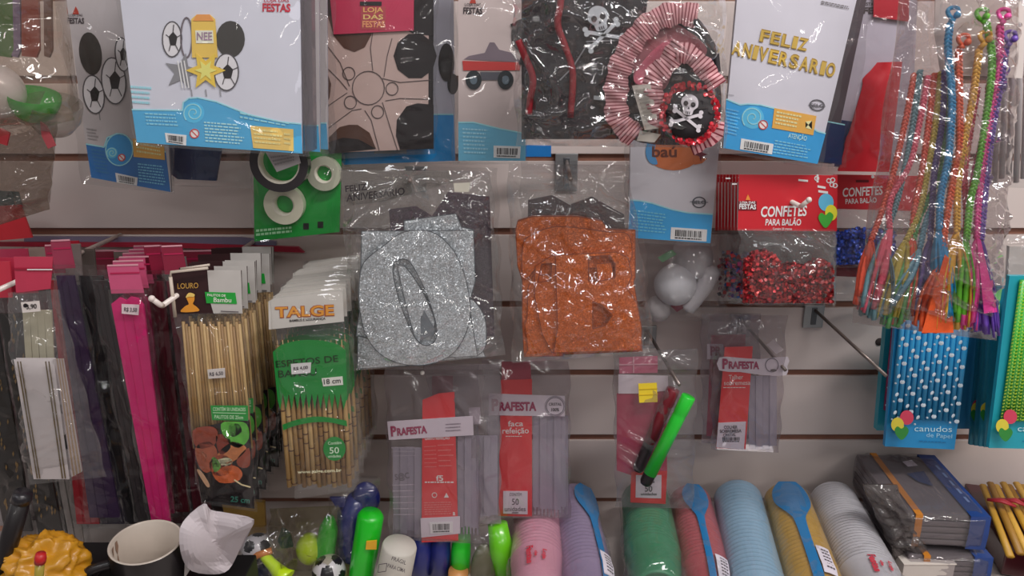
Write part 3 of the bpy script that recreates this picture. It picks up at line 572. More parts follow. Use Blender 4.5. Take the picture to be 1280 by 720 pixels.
# purple letters hanging behind the silver ones
pS0 = Plane(.155); t = thing('purple_letter_bag', 'clear bag of purple glitter letters half hidden behind the silver ones', 'letter bag', tuple(pS0.p(550, 212)))
b = MB(); b.poly(pS0, [(486, 262), (520, 258), (540, 270), (560, 240), (612, 246), (618, 420), (500, 420)], purp, 0, .003); b.build('purple_letters', t)
bag(pS0, [(440, 205), (622, 210), (628, 430), (452, 430)], CLEAR, puff=.012, creases=40, seed=41).build('clear_bag', t)
pS = Plane(.205, 520, 340, sz=.03); t = thing('silver_letter_bag', 'clear bag of silver glitter foam letters, handwriting at its top left', 'letter bag', tuple(pS.p(520, 212)))
def letter(outer, holes, off, m, th=.0022, pl=None): b = MB(); sd = edgd if m is silv else edgo; b.holed(pl or pS, outer, holes, m, off, th) if holes else b.poly(pl or pS, outer, m, off, th, side=sd); xs = [q[0] for q in outer]; ys = [q[1] for q in outer]; cx, cy = sum(xs) / len(xs), sum(ys) / len(ys); holes and [b.line(pl or pS, hh, 1.3, sd, off + .0001, .0002, True) for hh in holes]; b.line(pl or pS, outer, 1.1, sd, off + .0001, .0002, True); return b.build('foam_letter', t)
letter([(448, 418), (600, 430), (607, 446), (450, 460)], [], -.002, silv)
letter([(505, 276), (570, 267), (577, 284), (592, 287), (592, 330), (505, 330)], [], 0, silv)
letter(catmull([(560, 380), (585, 372), (604, 392), (608, 420), (603, 440), (580, 448), (562, 440)], 4), [], .001, silv)
letter([(452, 289), (592, 288), (594, 352), (586, 380), (597, 445), (470, 452), (445, 420), (450, 380)], [], .0035, silv)
letter([(447, 420), (470, 425), (512, 457), (447, 461)], [], .0055, silv)
Q = catmull([(480, 307), (505, 290), (540, 290), (566, 312), (581, 345), (588, 385), (583, 415), (566, 442), (538, 455), (508, 456), (480, 446), (460, 424), (450, 390), (449, 355), (455, 328)], 4)
letter(Q, [catmull([(491, 337), (498, 325), (509, 325), (518, 336), (531, 362), (541, 390), (546, 412), (543, 427), (532, 432), (521, 425), (510, 405), (498, 372)], 3)], .0085, silv)
letter(catmull([(498, 340), (503, 332), (512, 340), (530, 368), (544, 402), (536, 411), (527, 395), (526, 425), (518, 420)], 3), [], .0062, silv, .001)
b = MB(); b.poly(pS, [(526, 400), (530, 388), (536, 398), (545, 414), (540, 421), (526, 424)], M('#6a7076', .5), .0066, .0006); b.build('foam_underlayer', t)
b = MB(); b.text(pS, 'FELIZ', (432, 240), (459, 237), 8, pen, .0235, .02); b.text(pS, 'ANIVERSARIO', (433, 252), (506, 243), 9, pen, .0235, .02, shear=.1); b.build('handwriting', t)
b = MB(); b.poly(pS, [(426, 214), (560, 214), (566, 228), (480, 252), (428, 258)], film(.26, '#b9b4b0', .15), .0172, .0003); b.build('folded_flap', t)
b = MB(); b.poly(pS, [(567, 229), (588, 228), (586, 240), (568, 240)], M('#aaa69a', .5), .024, .0003); b.build('price_label', t)
bag(pS, [(426, 212), (614, 214), (630, 444), (440, 464)], film(.03, rough=.05, refl=2.4), puff=.016, creases=230, lift=.010, seed=42, back=.004, cell=.003, amp=(.4, 1.7), radial=(.5, .05), long=(.02, .12)).build('clear_bag', t)
# orange letters
pO = Plane(.195, 725, 340, sz=.03); t = thing('orange_letter_bag', 'clear bag of orange glitter foam letters, middle of the display', 'letter bag', tuple(pO.p(712, 206)))
OUT = [(647.5, 276), (666, 270.6), (722, 270.6), (752, 276), (760, 287), (794, 288), (794, 347), (792, 352), (800, 400), (803, 439), (655, 445), (653, 404), (653, 351), (647, 332), (644.5, 287)]
letter(OUT, [], 0, orng, .006, pO)
letter([(660, 437), (656, 405), (659, 398), (660, 360), (666, 345), (700, 342), (704, 445), (655, 446)], [], .0022, orng, .0022, pO)
letter(catmull([(668, 292), (690, 284), (715, 284), (760, 290), (786, 294), (786, 330), (740, 335), (680, 330), (655, 350), (654, 305)], 3), [], .0024, orng, .0022, pO)
letter([(669, 333), (692, 318), (705, 330), (706, 439), (690, 441), (678, 418), (668, 370)], [[(677, 330), (690, 329), (688, 351), (672, 353)]], .0046, orng, .0022, pO)
letter([(694, 319), (770, 315), (785, 322), (790, 345), (783, 360), (796, 378), (802, 410), (801, 438), (692, 441), (697, 410)], [[(735.6, 321), (762, 319), (769, 330), (769, 347), (748, 352), (735.6, 351)], [(741, 377), (752, 381), (765.6, 394), (756, 407), (741, 411)]], .0075, orng, .0024, pO)
letter([(745, 330), (764, 328), (768, 349), (747, 352)], [], .0060, orng, .001, pO)
bag(pO, [(634, 205), (786, 206), (819, 440), (641, 454)], film(.035, rough=.05, refl=2.1), puff=.016, creases=200, lift=.010, seed=52, back=.006, cell=.003, amp=(.4, 1.7), radial=(.5, .08), long=(.02, .12)).build('clear_bag', t)
pO0 = Plane(.12); t = thing('dark_letter_bag', 'clear bag of maroon glitter letters showing above the orange ones', 'letter bag', tuple(pO0.p(725, 205)))
b = MB(); b.poly(pO0, [(660, 250), (690, 244), (712, 256), (740, 246), (780, 268), (790, 400), (660, 400)], glitter('#3a2228'), 0, .003); b.build('maroon_letters', t); bag(pO0, [(650, 200), (786, 202), (800, 410), (652, 410)], CLEAR2, puff=.012, creases=50, seed=44).build('clear_bag', t)
# --- white and blue balloon kit under the pirate bag
pK = Plane(.13, 840, 240)
def exK(t):
    b = MB(); b.ell(pK, 842, 192, 33, 21, M('#b5643a', .4), .0006); b.poly(pK, catmull([(807, 190), (812, 172), (822, 168), (818, 190), (822, 205), (812, 203)], 3), M('#4a86b8', .4), .0010)
    b.text(pK, 'baú', (815, 196), (846, 196), 14, M('#5a2f24', .4), .0012, .02); b.poly(pK, [(866, 196), (884, 198), (878, 204), (868, 206)], M('#b5643a', .4), .0010); b.poly(pK, starpts(876, 193, 9, 3, 4, 0), M('#6a2030', .4), .0014); b.build('orange_balloon_print', t)
    b = MB(); b.ring(pK, 874, 253, 8, 6.5, 1.4, M('#4e5158', .4), .0008); b.text(pK, 'SELO', (866, 255), (882, 255), 4.5, M('#4e5158', .4), .0010); b.line(pK, [(863, 252), (885, 253)], .8, M('#4e5158', .4), .0010)
    b.barcode(pK, [(839, 284), (884, 287), (883, 302), (838, 299)], .0010, 19); b.micro(pK, [(792, 262), (836, 268), (836, 294), (790, 290)], 7, M('#62b2dc', .4), .0010, seed=12); b.build('small_print', t)
kit('balloon_kit', 'white and blue kit with orange balloon print, under the pirate bag', pK, [(789, 150), (902, 152), (888, 304), (785, 297)], [(788, 250), (800, 251), (815, 254), (840, 262), (860, 266), (891, 268), (888, 304), (785, 297)], .005, extra=exK, film_m=THIN, filmq=[(782, 150), (906, 152), (892, 308), (781, 303)], seed=24, body=M('#b9b6bd', .4, coat=.2, var=.03), blue=M('#3294cc', .35, coat=.35))
# --- bag of white foam balls
pH = Plane(.07, 850, 350); t = thing('foam_ball_bag', 'clear bag holding a white ball and fluffy white roll, below the blue kit', 'craft bag', tuple(pH.p(850, 300)))
b = MB(); b.sphere(pH.p(844, 356, .0), .0275, M('#b3b3b8', .75, var=.04), 28, 18); b.build('white_ball', t)
b = MB(); b.tube([pH.p(u, v, -.014) for u, v in catmull([(858, 300), (866, 318), (862, 345)], 4, False)], [.018, .022, .024, .025, .026, .026, .026, .024, .018], M('#a5a2a6', .8, var=.05), 16); b.build('white_wadding', t)
b = MB(); b.tube([pH.p(u, v, .004) for u, v in catmull([(893, 333), (884, 352), (868, 374), (856, 388)], 4, False)], [.003] + [.011] * 11 + [.003], M('#aaa6aa', .85, var=.06), 14); b.build('fluffy_roll', t)
b = MB(); b.sphere(pH.p(822, 386, -.01), .018, M('#a5a0a2', .8), 18, 10); b.poly(pH, [(822, 322), (840, 312), (846, 318), (828, 328)], M('#73a07c', .4), .004, .001); b.poly(pH, [(838, 382), (852, 377), (862, 381), (846, 390)], M('#6c2f3c', .5), .010, .002); b.build('small_filling', t)
bag(pH, [(806, 288), (902, 290), (908, 402), (812, 400)], CLEAR2, puff=.034, creases=60, seed=27, back=.02, cell=.003).build('clear_bag', t)
# --- confetti bags
hdr = M('#b3222c', .42, coat=.3, var=.04); wtx = M('#d8cfd0', .45)
foil = [M(h, .35, metal=.4, coat=.3, var=0) for h in ('#a82028', '#7a1018', '#4c0a12', '#b83a38', '#8a1620')]; foil2 = [M(h, .25, metal=.5, coat=.3, var=0) for h in ('#4a3460', '#2f4f80', '#8a2a58', '#3a3040')]; foil3 = [M(h, .25, metal=.4, coat=.3, var=0) for h in ('#1c3c9c', '#16307a', '#2448b0')]
def confetti(pl, top, x0, x1, vb, n, mats, seed, depth=.014, s=.0022):
    r = random.Random(seed); b = MB()
    xs = [p[0] for p in top]; ys = [p[1] for p in top]
    for k in range(n):
        u = r.uniform(x0, x1); vt = float(np.interp(u, xs, ys)); v = vt + (vb - vt) * r.random() ** .9; c = pl.p(u, v, r.uniform(0, depth)); nr = Vector((r.gauss(0, .45), -1, r.gauss(0, .45))).normalized(); a = nr.orthogonal().normalized(); q = nr.cross(a); an = r.uniform(0, PI); e1 = a * math.cos(an) + q * math.sin(an); e2 = nr.cross(e1); z = s * r.uniform(.7, 1.3)
        b.add([c + e1 * z, c + e2 * z, c - e1 * z, c - e2 * z], [(0, 1, 2, 3)], mats[r.randrange(len(mats))])
    return b
def conf_pack(pl, x0, label, mats, front=False, seed=1, dx=0, simple=False, xr=1047, name='confetti_bag'):
    t = thing(name, label, 'confetti bag', tuple(pl.p(985, 222)), 'confetti bags on the upper right hook')
    b = MB(); b.poly(pl, [(x0 + 2, 218), (xr, 219), (xr - 1, 289), (x0, 288)], hdr, 0, .0012, side=M('#c8b8b8', .5)); b.build('header_card', t)
    if front:
        b = MB(); b.text(pl, 'CONFETES', (950.6, 271), (1008, 269.5), 13, wtx, .0006, .025, 1.0, .12); b.text(pl, 'PARA BALÃO', (956.6, 281.6), (1001, 281.6), 8, wtx, .0006, .02, 1.0, .1); b.text(pl, 'Contém 20 gramas', (966, 287.5), (990, 287.5), 3, wtx, .0006)
        b.text(pl, 'FESTAS', (924, 261), (945, 261.5), 6, M('#e0d8d8', .4), .0010, .03); b.rect(pl, 923, 251.5, 946, 263, M('#6a1420', .4), .0005); b.text(pl, 'LOJA DAS', (925, 254.5), (944, 254.5), 3, M('#e0d8d8', .4), .0010); b.poly(pl, [(932, 250), (935, 243), (938, 250)], M('#d8803c', .4), .0008)
        b.build('white_lettering', t)
        b = MB(); r = random.Random(12)
        for u, v, w_, h_, a in ((1004, 225, 6, 1.2, .2), (1027, 233, 5, 1.4, .3), (1029, 239, 6, 1.4, .3), (1022, 223, 1.2, 5, 0), (910, 223, 3, .8, 0), (918, 230, 3, .8, 0)): b.poly(pl, [(u - w_, v - h_), (u + w_, v - h_ + a * 6), (u + w_, v + h_ + a * 6), (u - w_, v + h_)], wtx, .0006)
        for u, v in ((1036, 226), (1041, 225), (1040, 231), (1046, 232), (1021, 223)): b.ring(pl, u if u < 1045 else 1044, v, 2.6, 2.6, 1.2, wtx, .0006, n=10)
        b.build('confetti_print', t)
        b = MB(); b.ell(pl, 1032.6, 253, 9.5, 11, M('#5aa8c8', .4), .0006); b.line(pl, [(1034, 264), (1036, 272)], .8, wtx, .0006); b.ell(pl, 1039, 266, 7.6, 10, M('#d8c83a', .4), .0010); hx, hy = 1032, 274
        b.poly(pl, catmull([(hx, hy - 5), (hx + 5, hy - 9), (hx + 10, hy - 4), (hx + 6, hy + 5), (hx, hy + 11), (hx - 6, hy + 5), (hx - 9, hy - 3), (hx - 5, hy - 8)], 3), M('#3f9a3a', .4), .0014); b.build('balloon_print', t)
        confetti(pl, [(929, 328), (938, 315), (955, 311), (968, 318), (978, 330), (992, 327), (1005, 332), (1016, 322), (1030, 324), (1041, 333)], 930, 1041, 378, 2600, mats, 5, .016).build('red_foil_confetti', t, kind='stuff')
        b = MB(); b.poly(pl, [(929, 335), (940, 320), (966, 322), (980, 334), (1004, 336), (1018, 328), (1040, 338), (1040, 379), (930, 379)], M('#6c101a', .5), -.001, .004); b.build('confetti_bed', t)
        bag(pl, [(924, 286), (1045, 287), (1043, 383), (928, 382)], film(.05, rough=.06), puff=.024, creases=70, seed=61, back=.006, cell=.0028, amp=(.3, 1.3), long=(.01, .05)).build('clear_bag', t)
    else:
        b = MB(); b.line(pl, [(x0 + 4, 228), (x0 + 4, 284)], 1.2, wtx, .0006); b.line(pl, [(x0 + 5, 222), (x0 + 14, 224)], 1, wtx, .0006); b.build('white_lettering', t)
        if not simple: confetti(pl, [(x0, 312), (x0 + 30, 320)], x0 + 4, x0 + 40, 372, 130, mats, seed, .008, .003).build('foil_confetti', t, kind='stuff')
        b = bag(pl, [(x0 + 1, 286), (xr - 2, 287), (xr - 3, 380), (x0 + 4, 380)], CLEAR, puff=.007, creases=12, seed=seed, back=.002, cell=.006); b.build('clear_bag', t)
    return t
ords = ['second', 'third', 'fourth', 'fifth', 'sixth', 'seventh', 'rearmost']
for k in range(7): conf_pack(Plane(.150 - .016 * k), 918 - 4 * k, 'red-headed bag of mixed foil confetti, ' + ords[k] + ' from the front on its hook', foil2 if k % 2 else foil2 + foil[:2], seed=70 + k, simple=k in (1, 3, 5))
conf_pack(Plane(.172), 922, 'front bag of red foil confetti, red header with full white lettering', foil, True)
pq = Plane(.06); t = thing('blue_confetti_bag', 'bag of blue foil confetti, red header, behind the braids left edge', 'confetti bag', tuple(pq.p(1080, 222)))
b = MB(); b.poly(pq, [(1042, 218), (1150, 220), (1148, 264), (1040, 261)], hdr, 0, .0012); b.text(pq, 'CONFETES', (1053, 246), (1103, 243), 11, wtx, .0006, .025, 1, .12); b.text(pq, 'PARA BALÃO', (1057, 255), (1096, 253), 6.5, wtx, .0006, .02); b.ell(pq, 1091, 221, 2, 2, wtx, .0006); b.rect(pq, 1070, 225, 1086, 228, M('#5c0f18', .5), .0006); b.build('header_card', t)
confetti(pq, [(1040, 290), (1076, 284), (1120, 290)], 1042, 1120, 330, 900, foil3, 9, .01).build('blue_foil_confetti', t, kind='stuff'); b = MB(); b.poly(pq, [(1043, 292), (1118, 290), (1120, 330), (1043, 331)], M('#142a70', .5), -.001, .003); b.build('confetti_bed', t)
bag(pq, [(1040, 260), (1148, 262), (1148, 336), (1040, 334)], CLEAR2, puff=.018, creases=40, seed=33).build('clear_bag', t)
p = Plane(.04); t = thing('red_confetti_bag', 'dark red flat bag low behind the blue confetti, above the steel hook', 'confetti bag', tuple(p.p(1060, 330))); b = MB(); b.poly(p, [(1040, 330), (1110, 332), (1108, 348), (1040, 345)], M('#6e1a26', .45), 0, .003); b.build('red_filling', t)
bag(p, [(1036, 322), (1118, 326), (1116, 376), (1038, 374)], CLEAR2, puff=.012, creases=30, seed=34).build('clear_bag', t)
# --- braids
pX = Plane(.225, 1180, 200); t = thing('braid_bag', 'clear bag of long neon hair braids on a pale card', 'braid bag', tuple(pX.p(1210, 0)))
def fibre(h): return M(h, .33, coat=.3, var=.25, scale=350)
def braid(path, hexc, r=.0024, off=.012, period=.012, knot=None, tuft=None, tw=14, parent=None, gloss=None):
    m = fibre(hexc); P = [np.array(pX.p(u, v, off)) for u, v in catmull(path, 12, False)]
    L = np.cumsum([0] + [np.linalg.norm(P[i + 1] - P[i]) for i in range(len(P) - 1)]); n = int(L[-1] / (period / 8)); b = MB()
    S = np.linspace(0, L[-1], n); C = np.array([[np.interp(s, L, [p_[k] for p_ in P]) for k in range(3)] for s in S])
    T = np.gradient(C, axis=0); T /= np.linalg.norm(T, axis=1)[:, None]; Nv = np.cross(T, np.array([0, -1, 0])); Nv /= np.linalg.norm(Nv, axis=1)[:, None]
    for k in range(3):
        ph = S / period * 2 * PI + k * 2 * PI / 3; pts = C + Nv * (np.sin(ph) * r)[:, None] + np.array([0, -1, 0]) * (np.sin(2 * ph) * r * .55)[:, None]
        b.tube([tuple(x) for x in pts], r * .72, m, 5)
    o = b.build('braid', parent or t)
    if knot:
        b = MB(); c = pX.p(knot[0], knot[1], off); kk = [tuple(c + Vector((math.cos(a) * .0048, -.002 * math.sin(2 * a), math.sin(a) * .0048))) for a in np.linspace(0, 2 * PI, 16)]; b.tube(kk, .0021, m, 7, cap=False); b.tube([tuple(c + Vector((0, -.003, -.005))), tuple(C[0])], .0028, m, 7); b.sphere(c + Vector((.003, -.003, -.002)), .0034, m, 10, 7); b.build('knot', o)
    if tuft:
        b = MB(); r_ = random.Random(len(hexc) + int(path[0][0])); e = C[-1]; te, te2 = np.array(pX.p(tuft[0], tuft[1], off)), tw
        for q in range(26):
            f = r_.uniform(-1, 1); end = Vector(te) + Vector((f * te2 / 1000, r_.uniform(-.006, .008), r_.uniform(-.004, .012))); mid = Vector(e) * .5 + end * .5 + Vector((f * te2 / 2600, r_.uniform(-.004, .004), 0))
            pts = [Vector(e) + Vector((r_.gauss(0, .001), 0, 0)), Vector(e) * .75 + mid * .25 + Vector((f * .002, 0, 0)), mid, end]; b.tube([tuple(x) for x in catmull([tuple(z) for z in pts], 3, False)], [.0012, .0015, .002, .0024, .0027, .003, .0032, .0033, .0033, .003], m, 4, flat=.35)
        b.build('tuft', o)
cardm = M('#b9b0ac', .5, var=.04)
b = MB(); b.holed(pX, [(1170, -20), (1268, -20), (1284, 20), (1278, 98), (1176, 92), (1168, 40)], [ellpts(1182, 33, 4, 4.5, 0, 10), ellpts(1275, 31, 3, 3, 0, 10), ellpts(1230, 76, 4, 4, 0, 10)], cardm, 0, .001); b.build('pale_card', t)
# rear braids seen through the film
rear = [([(1143, 92), (1132, 150), (1118, 210), (1103, 262), (1089, 300)], '#c0503c', (1076, 380), 10), ([(1150, 88), (1142, 150), (1130, 215), (1118, 262), (1104, 300)], '#5b7f88', (1092, 395), 16), ([(1160, 95), (1150, 150), (1137, 205), (1113, 250), (1112, 285)], '#d0566a', (1085, 385), 8),
  ([(1168, 92), (1160, 160), (1152, 215), (1143, 262), (1140, 290)], '#c8523c', (1130, 402), 14), ([(1176, 90), (1170, 150), (1160, 210), (1150, 262), (1133, 300)], '#a89a44', (1106, 395), 12), ([(1180, 88), (1178, 150), (1168, 215), (1165, 262), (1163, 300)], '#5a4c86', (1150, 398), 8),
  ([(1184, 92), (1182, 160), (1176, 215), (1150, 270), (1142, 300)], '#4f8f52', (1118, 405), 14), ([(1192, 100), (1186, 160), (1184, 220), (1160, 270), (1150, 310)], '#5f8fa0', (1100, 390), 10), ([(1222, 110), (1212, 170), (1206, 220), (1208, 270), (1206, 300)], '#c23a50', (1212, 400), 12), ([(1236, 105), (1232, 160), (1218, 215), (1212, 262), (1208, 292)], '#b84a78', (1200, 400), 8)]
for i, (pa, hx, tf, tw) in enumerate(rear): braid(pa, hx, .0021, .001 + .0015 * (i % 3), .0115, None, tf, tw)
front = [([(1257, 60), (1250, 107), (1242, 150), (1234, 210), (1226, 300)], '#5a3c94', (1262, 46), (1232, 416), 12), ([(1188, 28), (1185, 61), (1190, 122), (1188, 168), (1185, 200), (1176, 243), (1174, 287)], '#2585b4', (1191, 16), (1184, 398), 10),
  ([(1198, 61), (1199, 122), (1199, 183), (1192, 220), (1181, 287), (1180, 322)], '#d8522c', (1204, 50), (1163, 414), 20), ([(1224, 61), (1216, 122), (1204, 183), (1197, 233), (1196, 290)], '#d09a34', (1231, 46), (1186, 412), 18),
  ([(1233, 30), (1240, 76), (1234, 138), (1222, 214), (1213, 250), (1208, 300)], '#58a52c', (1227, 18), (1199, 400), 13), ([(1250, 31), (1248, 92), (1237, 153), (1228, 214), (1223, 250), (1221, 297)], '#dc3a86', (1254, 18), (1208, 408), 9)]
for pa, hx, kn, tf, tw in front: braid(pa, hx, .0024, .015, .0115, kn, tf, tw)
b = MB(); m = fibre('#dc3a86'); b.add([pX.p(1221, 295, .019), pX.p(1226, 300, .019), pX.p(1247, 390, .02), pX.p(1230, 392, .022)], [(0, 3, 2, 1)], m); b.build('loose_hair', t)
b = MB(); b.add([pX.p(1181, 318, .02), pX.p(1186, 322, .02), pX.p(1192, 416, .02), pX.p(1152, 416, .024)], [(0, 3, 2, 1)], fibre('#cc4e22')); b.build('loose_hair', t)
bag(pX, [(1138, -85), (1282, -85), (1247, 426), (1066, 404)], film(.06, '#d8d0d0', .05, 2.6), puff=.028, creases=220, seed=77, back=.006, cell=.003, amp=(.4, 1.6), long=(.02, .12)).build('clear_bag', t)
p = Plane(.13); t = thing('white_straw_bag', 'clear bag of white plastic sticks at the right edge', 'stick bag', tuple(p.p(1275, 60)))
for k in range(8):
    b = MB(); x = 1245 + k * 9; b.tube([p.p(x + 8, -60, .003 * (k % 2)), p.p(x - 2, 228 - 5 * (k % 3), .003 * (k % 2))], .0032, M('#a8a0a2', .4, coat=.3), 8); b.build('white_stick', t)
bag(p, [(1240, -80), (1330, -80), (1315, 236), (1238, 234)], CLEAR2, puff=.01, creases=20, seed=80, back=.006).build('clear_bag', t)
p = Plane(.06); t = thing('white_pack', 'whitish packet at the right edge above the green chevron straws', 'pack', tuple(p.p(1270, 312))); b = MB(); b.poly(p, [(1262, 308), (1340, 308), (1338, 352), (1260, 350)], M('#aaa29e', .4), 0, .006); b.build('card', t); bag(p, [(1242, 292), (1345, 292), (1345, 356), (1240, 354)], CLEAR2, puff=.01, creases=24, seed=81).build('clear_sleeve', t)
# --- paper straws
sb_ = M('#267fae', .4, coat=.2, var=.05); sbk = M('#1a7cb0', .42, coat=.15); tealb = M('#1c8090', .42, coat=.15)
def straw_pack(pl, quad, label, body, area_, n, kind, balloons=None, text=None, th=.010, group='paper straw packs', seed=1):
    t = thing('paper_straw_pack', label, 'straw pack', tuple(pl.p((quad[0][0] + quad[1][0]) / 2, quad[0][1])), group)
    b = MB(); b.poly(pl, quad, body, 0, th); b.build('backing_card', t)
    if n:
        q = [np.array(z, float) for z in area_]; r = random.Random(seed)
        for k in range(n):
            f = (k + .5) / n; a = q[0] * (1 - f) + q[1] * f; c = q[3] * (1 - f) + q[2] * f
            A = pl.p(*a, .0035); Cc = pl.p(*c, .0035); rad = (pl.p(*(q[0] + (q[1] - q[0]) / n)) - pl.p(*q[0])).length * .47
            b = MB(); b.tube([A, Cc], rad, sb_ if kind == 'dots' else M('#3f9a3a', .4, coat=.2), 10); d = Cc - A; L = d.length; d.normalize()
            if kind == 'dots':
                s = (k * .0083) % .026
                while s < L:
                    for an in (-.35,) if k % 2 else (.35, -.6):
                        o = A + d * (s + (.010 if an == -.6 else 0)) + Vector((math.sin(an) * rad, -math.cos(an) * rad, 0)) * 1.01; nr = Vector((math.sin(an), -math.cos(an), 0)); b.lathe([(.0001, .0003), (.0030, -.0002)] if an != -.6 else [(.0001, .0003), (.0014, 0)], o, nr, M('#b4c0c8', .45), 10, False)
                    s += .026
            else:
                s = 0; yl = M('#b4c84c', .45)
                while s < L - .003:
                    for sg in (-1, 1):
                        for (a0, a1) in ((0, .9), (.9, 1.5)):
                            P_ = [A + d * (s + .0030 * a_ / 1.5 + e) + Vector((math.sin(sg * a_) * rad, -math.cos(a_) * rad, 0)) * 1.02 for a_, e in ((a0, 0), (a1, 0), (a1, .0019), (a0, .0019))]; b.add(P_, [(0, 1, 2, 3) if sg < 0 else (3, 2, 1, 0)], yl)
                    s += .0045
            b.build('straw', t)
    if balloons:
        b = MB(); (x1, y1), (x2, y2), (x3, y3) = balloons; b.ell(pl, x1, y1, 8.5, 9, M('#b83a52', .4), .0088); b.ell(pl, x2, y2, 8, 9, M('#c2b43c', .4), .0092)
        b.poly(pl, catmull([(x3, y3 - 5), (x3 + 5, y3 - 8), (x3 + 9, y3 - 3), (x3 + 6, y3 + 4), (x3, y3 + 9), (x3 - 6, y3 + 4), (x3 - 8.5, y3 - 3), (x3 - 5, y3 - 8)], 3), M('#2c7a34', .4), .0096); b.build('balloon_print', t)
    if text:
        b = MB(); b.text(pl, 'canudos', text[0], text[1], 7.5, M('#a8c8dc', .5), .0012, .0); b.text(pl, 'de Papel', (text[0][0] + 15, text[0][1] + 7), (text[1][0], text[1][1] + 8), 5.5, M('#8fbcd6', .5), .0012, 0); b.micro(pl, [(text[0][0] + 6, text[0][1] + 12), (text[1][0], text[1][1] + 13), (text[1][0], text[1][1] + 15), (text[0][0] + 6, text[0][1] + 14)], 1, M('#1d5f8c', .5), .0012); b.build('white_lettering', t)
    return t
pl1 = Plane(.07); straw_pack(pl1, [(1110, 380), (1200, 380), (1190, 540), (1096, 538)], 'blue straw pack with one pink dotted straw edge, behind the dotted one', tealb, [(1117, 384), (1124, 384), (1111, 512), (1104, 512)], 1, 'dots')
pinkst = M('#8c2a56', .4)
for o in SC.objects:
    if o.name.startswith('straw') and o.parent and 'pink dotted' in o.parent.get('label', ''):
        o.data.materials[0] = pinkst
for k, dd in enumerate((.055, .035)): straw_pack(Plane(dd), [(1198 + 8 * k, 372), (1224 + 6 * k, 372), (1206 + 9 * k, 536), (1190 + 6 * k, 536)], ['dark blue straw pack edge right behind the white dotted straws', 'dark teal straw pack in the gap between the two straw displays'][k], M('#1f6c90', .45) if k else M('#216a94', .45), None, 0, '')
straw_pack(Plane(.105), [(1122, 372), (1218, 372), (1193, 562), (1106, 558)], 'bright blue pack of paper straws with white dots, under the braids', sbk, [(1127, 374), (1214, 374), (1199, 526), (1112, 522)], 12, 'dots', [(1133.6, 522), (1122, 531), (1127, 541)], [(1143, 539), (1190, 540)], th=.006)
for k in range(4): straw_pack(Plane(.06 + .018 * k), [(1228 + 6 * k, 358), (1270, 358), (1262, 558), (1212 + 6 * k, 556 + k)], ['rearmost teal straw pack at the right, yellow balloon print on edge', 'second teal straw pack from the back at the right edge', 'third teal straw pack from the back at the right edge', 'teal straw pack just behind the green chevron straws'][k], M('#1b6f84', .42) if k % 2 else M('#1f7890', .42), None, 0, '', [(1224 + 9 * k, 508), (1222 + 6 * k, 512), (1222 + 6 * k, 520)] if k in (0, 2) else None, th=.004)
straw_pack(Plane(.15), [(1262, 345), (1360, 345), (1330, 562), (1236, 560)], 'teal pack of green and yellow chevron paper straws, right edge', M('#1c8a9a', .42, coat=.15), [(1275, 350), (1355, 350), (1330, 527), (1250, 525)], 12, 'chev', [(1263, 521), (1253, 533), (1257, 543)], [(1272, 539), (1320, 540)], th=.006)
# ================================================================ cutlery packs in the lower middle
rd = M('#c4262a', .4, coat=.25, var=.04); rd2 = M('#8e2038', .45, coat=.2); mag = M('#8c1e4a', .45); wb = M('#c4bcc4', .42, coat=.15, var=.03); gtx = M('#4a4448', .5); prt = M('#e0c8c4', .5); prtd = M('#c86a66', .5)
cut = film(.5, '#cfcad8', .16, .9)
def brand(b, pl, a, c, h, off, m=mag):
    a = np.array(a, float); c = np.array(c, float); d = c - a
    b.text(pl, 'P', tuple(a), tuple(a + d * .155), h * 1.35, m, off, .045)
    b.text(pl, 'RAFESTA', tuple(a + d * .17), tuple(c), h, m, off, .045)
def cutlery(t, pl, x0, x1, v0, v1, n, off, tooth=True, seed=1, lean=0):
    r = random.Random(seed)
    for k in range(n):
        x = x0 + (x1 - x0) * (k + .5) / n; w_ = (x1 - x0) / n * .49; b = MB(); vb = v1 + r.uniform(-3, 2); o = off + .002 * (k % 2)
        pts = [(x - w_, v0), (x + w_, v0), (x + w_ * 1.02 + lean, vb - (10 if tooth else 0))] + ([(x + w_ + lean, vb), (x + w_ * .55 + lean, vb), (x + w_ * .5 + lean, vb - 9), (x + lean, vb - 9), (x - w_ * .1 + lean, vb), (x - w_ * .55 + lean, vb), (x - w_ * .6 + lean, vb - 9)] if tooth else [(x + w_ * .6 + lean, vb), (x - w_ * .6 + lean, vb)]) + [(x - w_ * 1.02 + lean, vb - (10 if tooth else 0))]
        b.poly(pl, pts, cut, o, .0015); b.build('plastic_knife' if tooth else 'plastic_spoon', t)
# 1 left: back of a pack
p1 = Plane(.180, 540, 560); t = thing('cutlery_pack', 'cutlery pack showing its back, white band and barcode, below silver letters', 'cutlery pack', tuple(p1.p(528, 466)), 'cutlery packs in the lower middle')
cutlery(t, p1, 491, 527, 560, 672, 4, -.004, False, 3); cutlery(t, p1, 572, 598, 545, 670, 3, -.004, True, 4)
b = MB(); b.poly(p1, [(528, 500), (548, 492), (568, 490), (573, 676), (527, 678)], rd, 0, .0008); b.build('red_card', t)
b = MB(); b.poly(p1, [(484, 527), (591, 520), (592, 544), (486, 550)], wb, .001, .0006); b.build('white_band', t); b = MB(); b.poly(p1, [(525.5, 648), (575, 645.5), (575, 667), (526.6, 672)], wb, .001, .0006); b.build('white_label', t)
b = MB(); brand(b, p1, (489, 545), (534, 541), 9, .0016); b.micro(p1, [(557, 530), (576, 529), (576, 541), (557, 542)], 3, M('#7a707a', .5), .0016, .98, 4, .3); b.build('magenta_lettering', t)
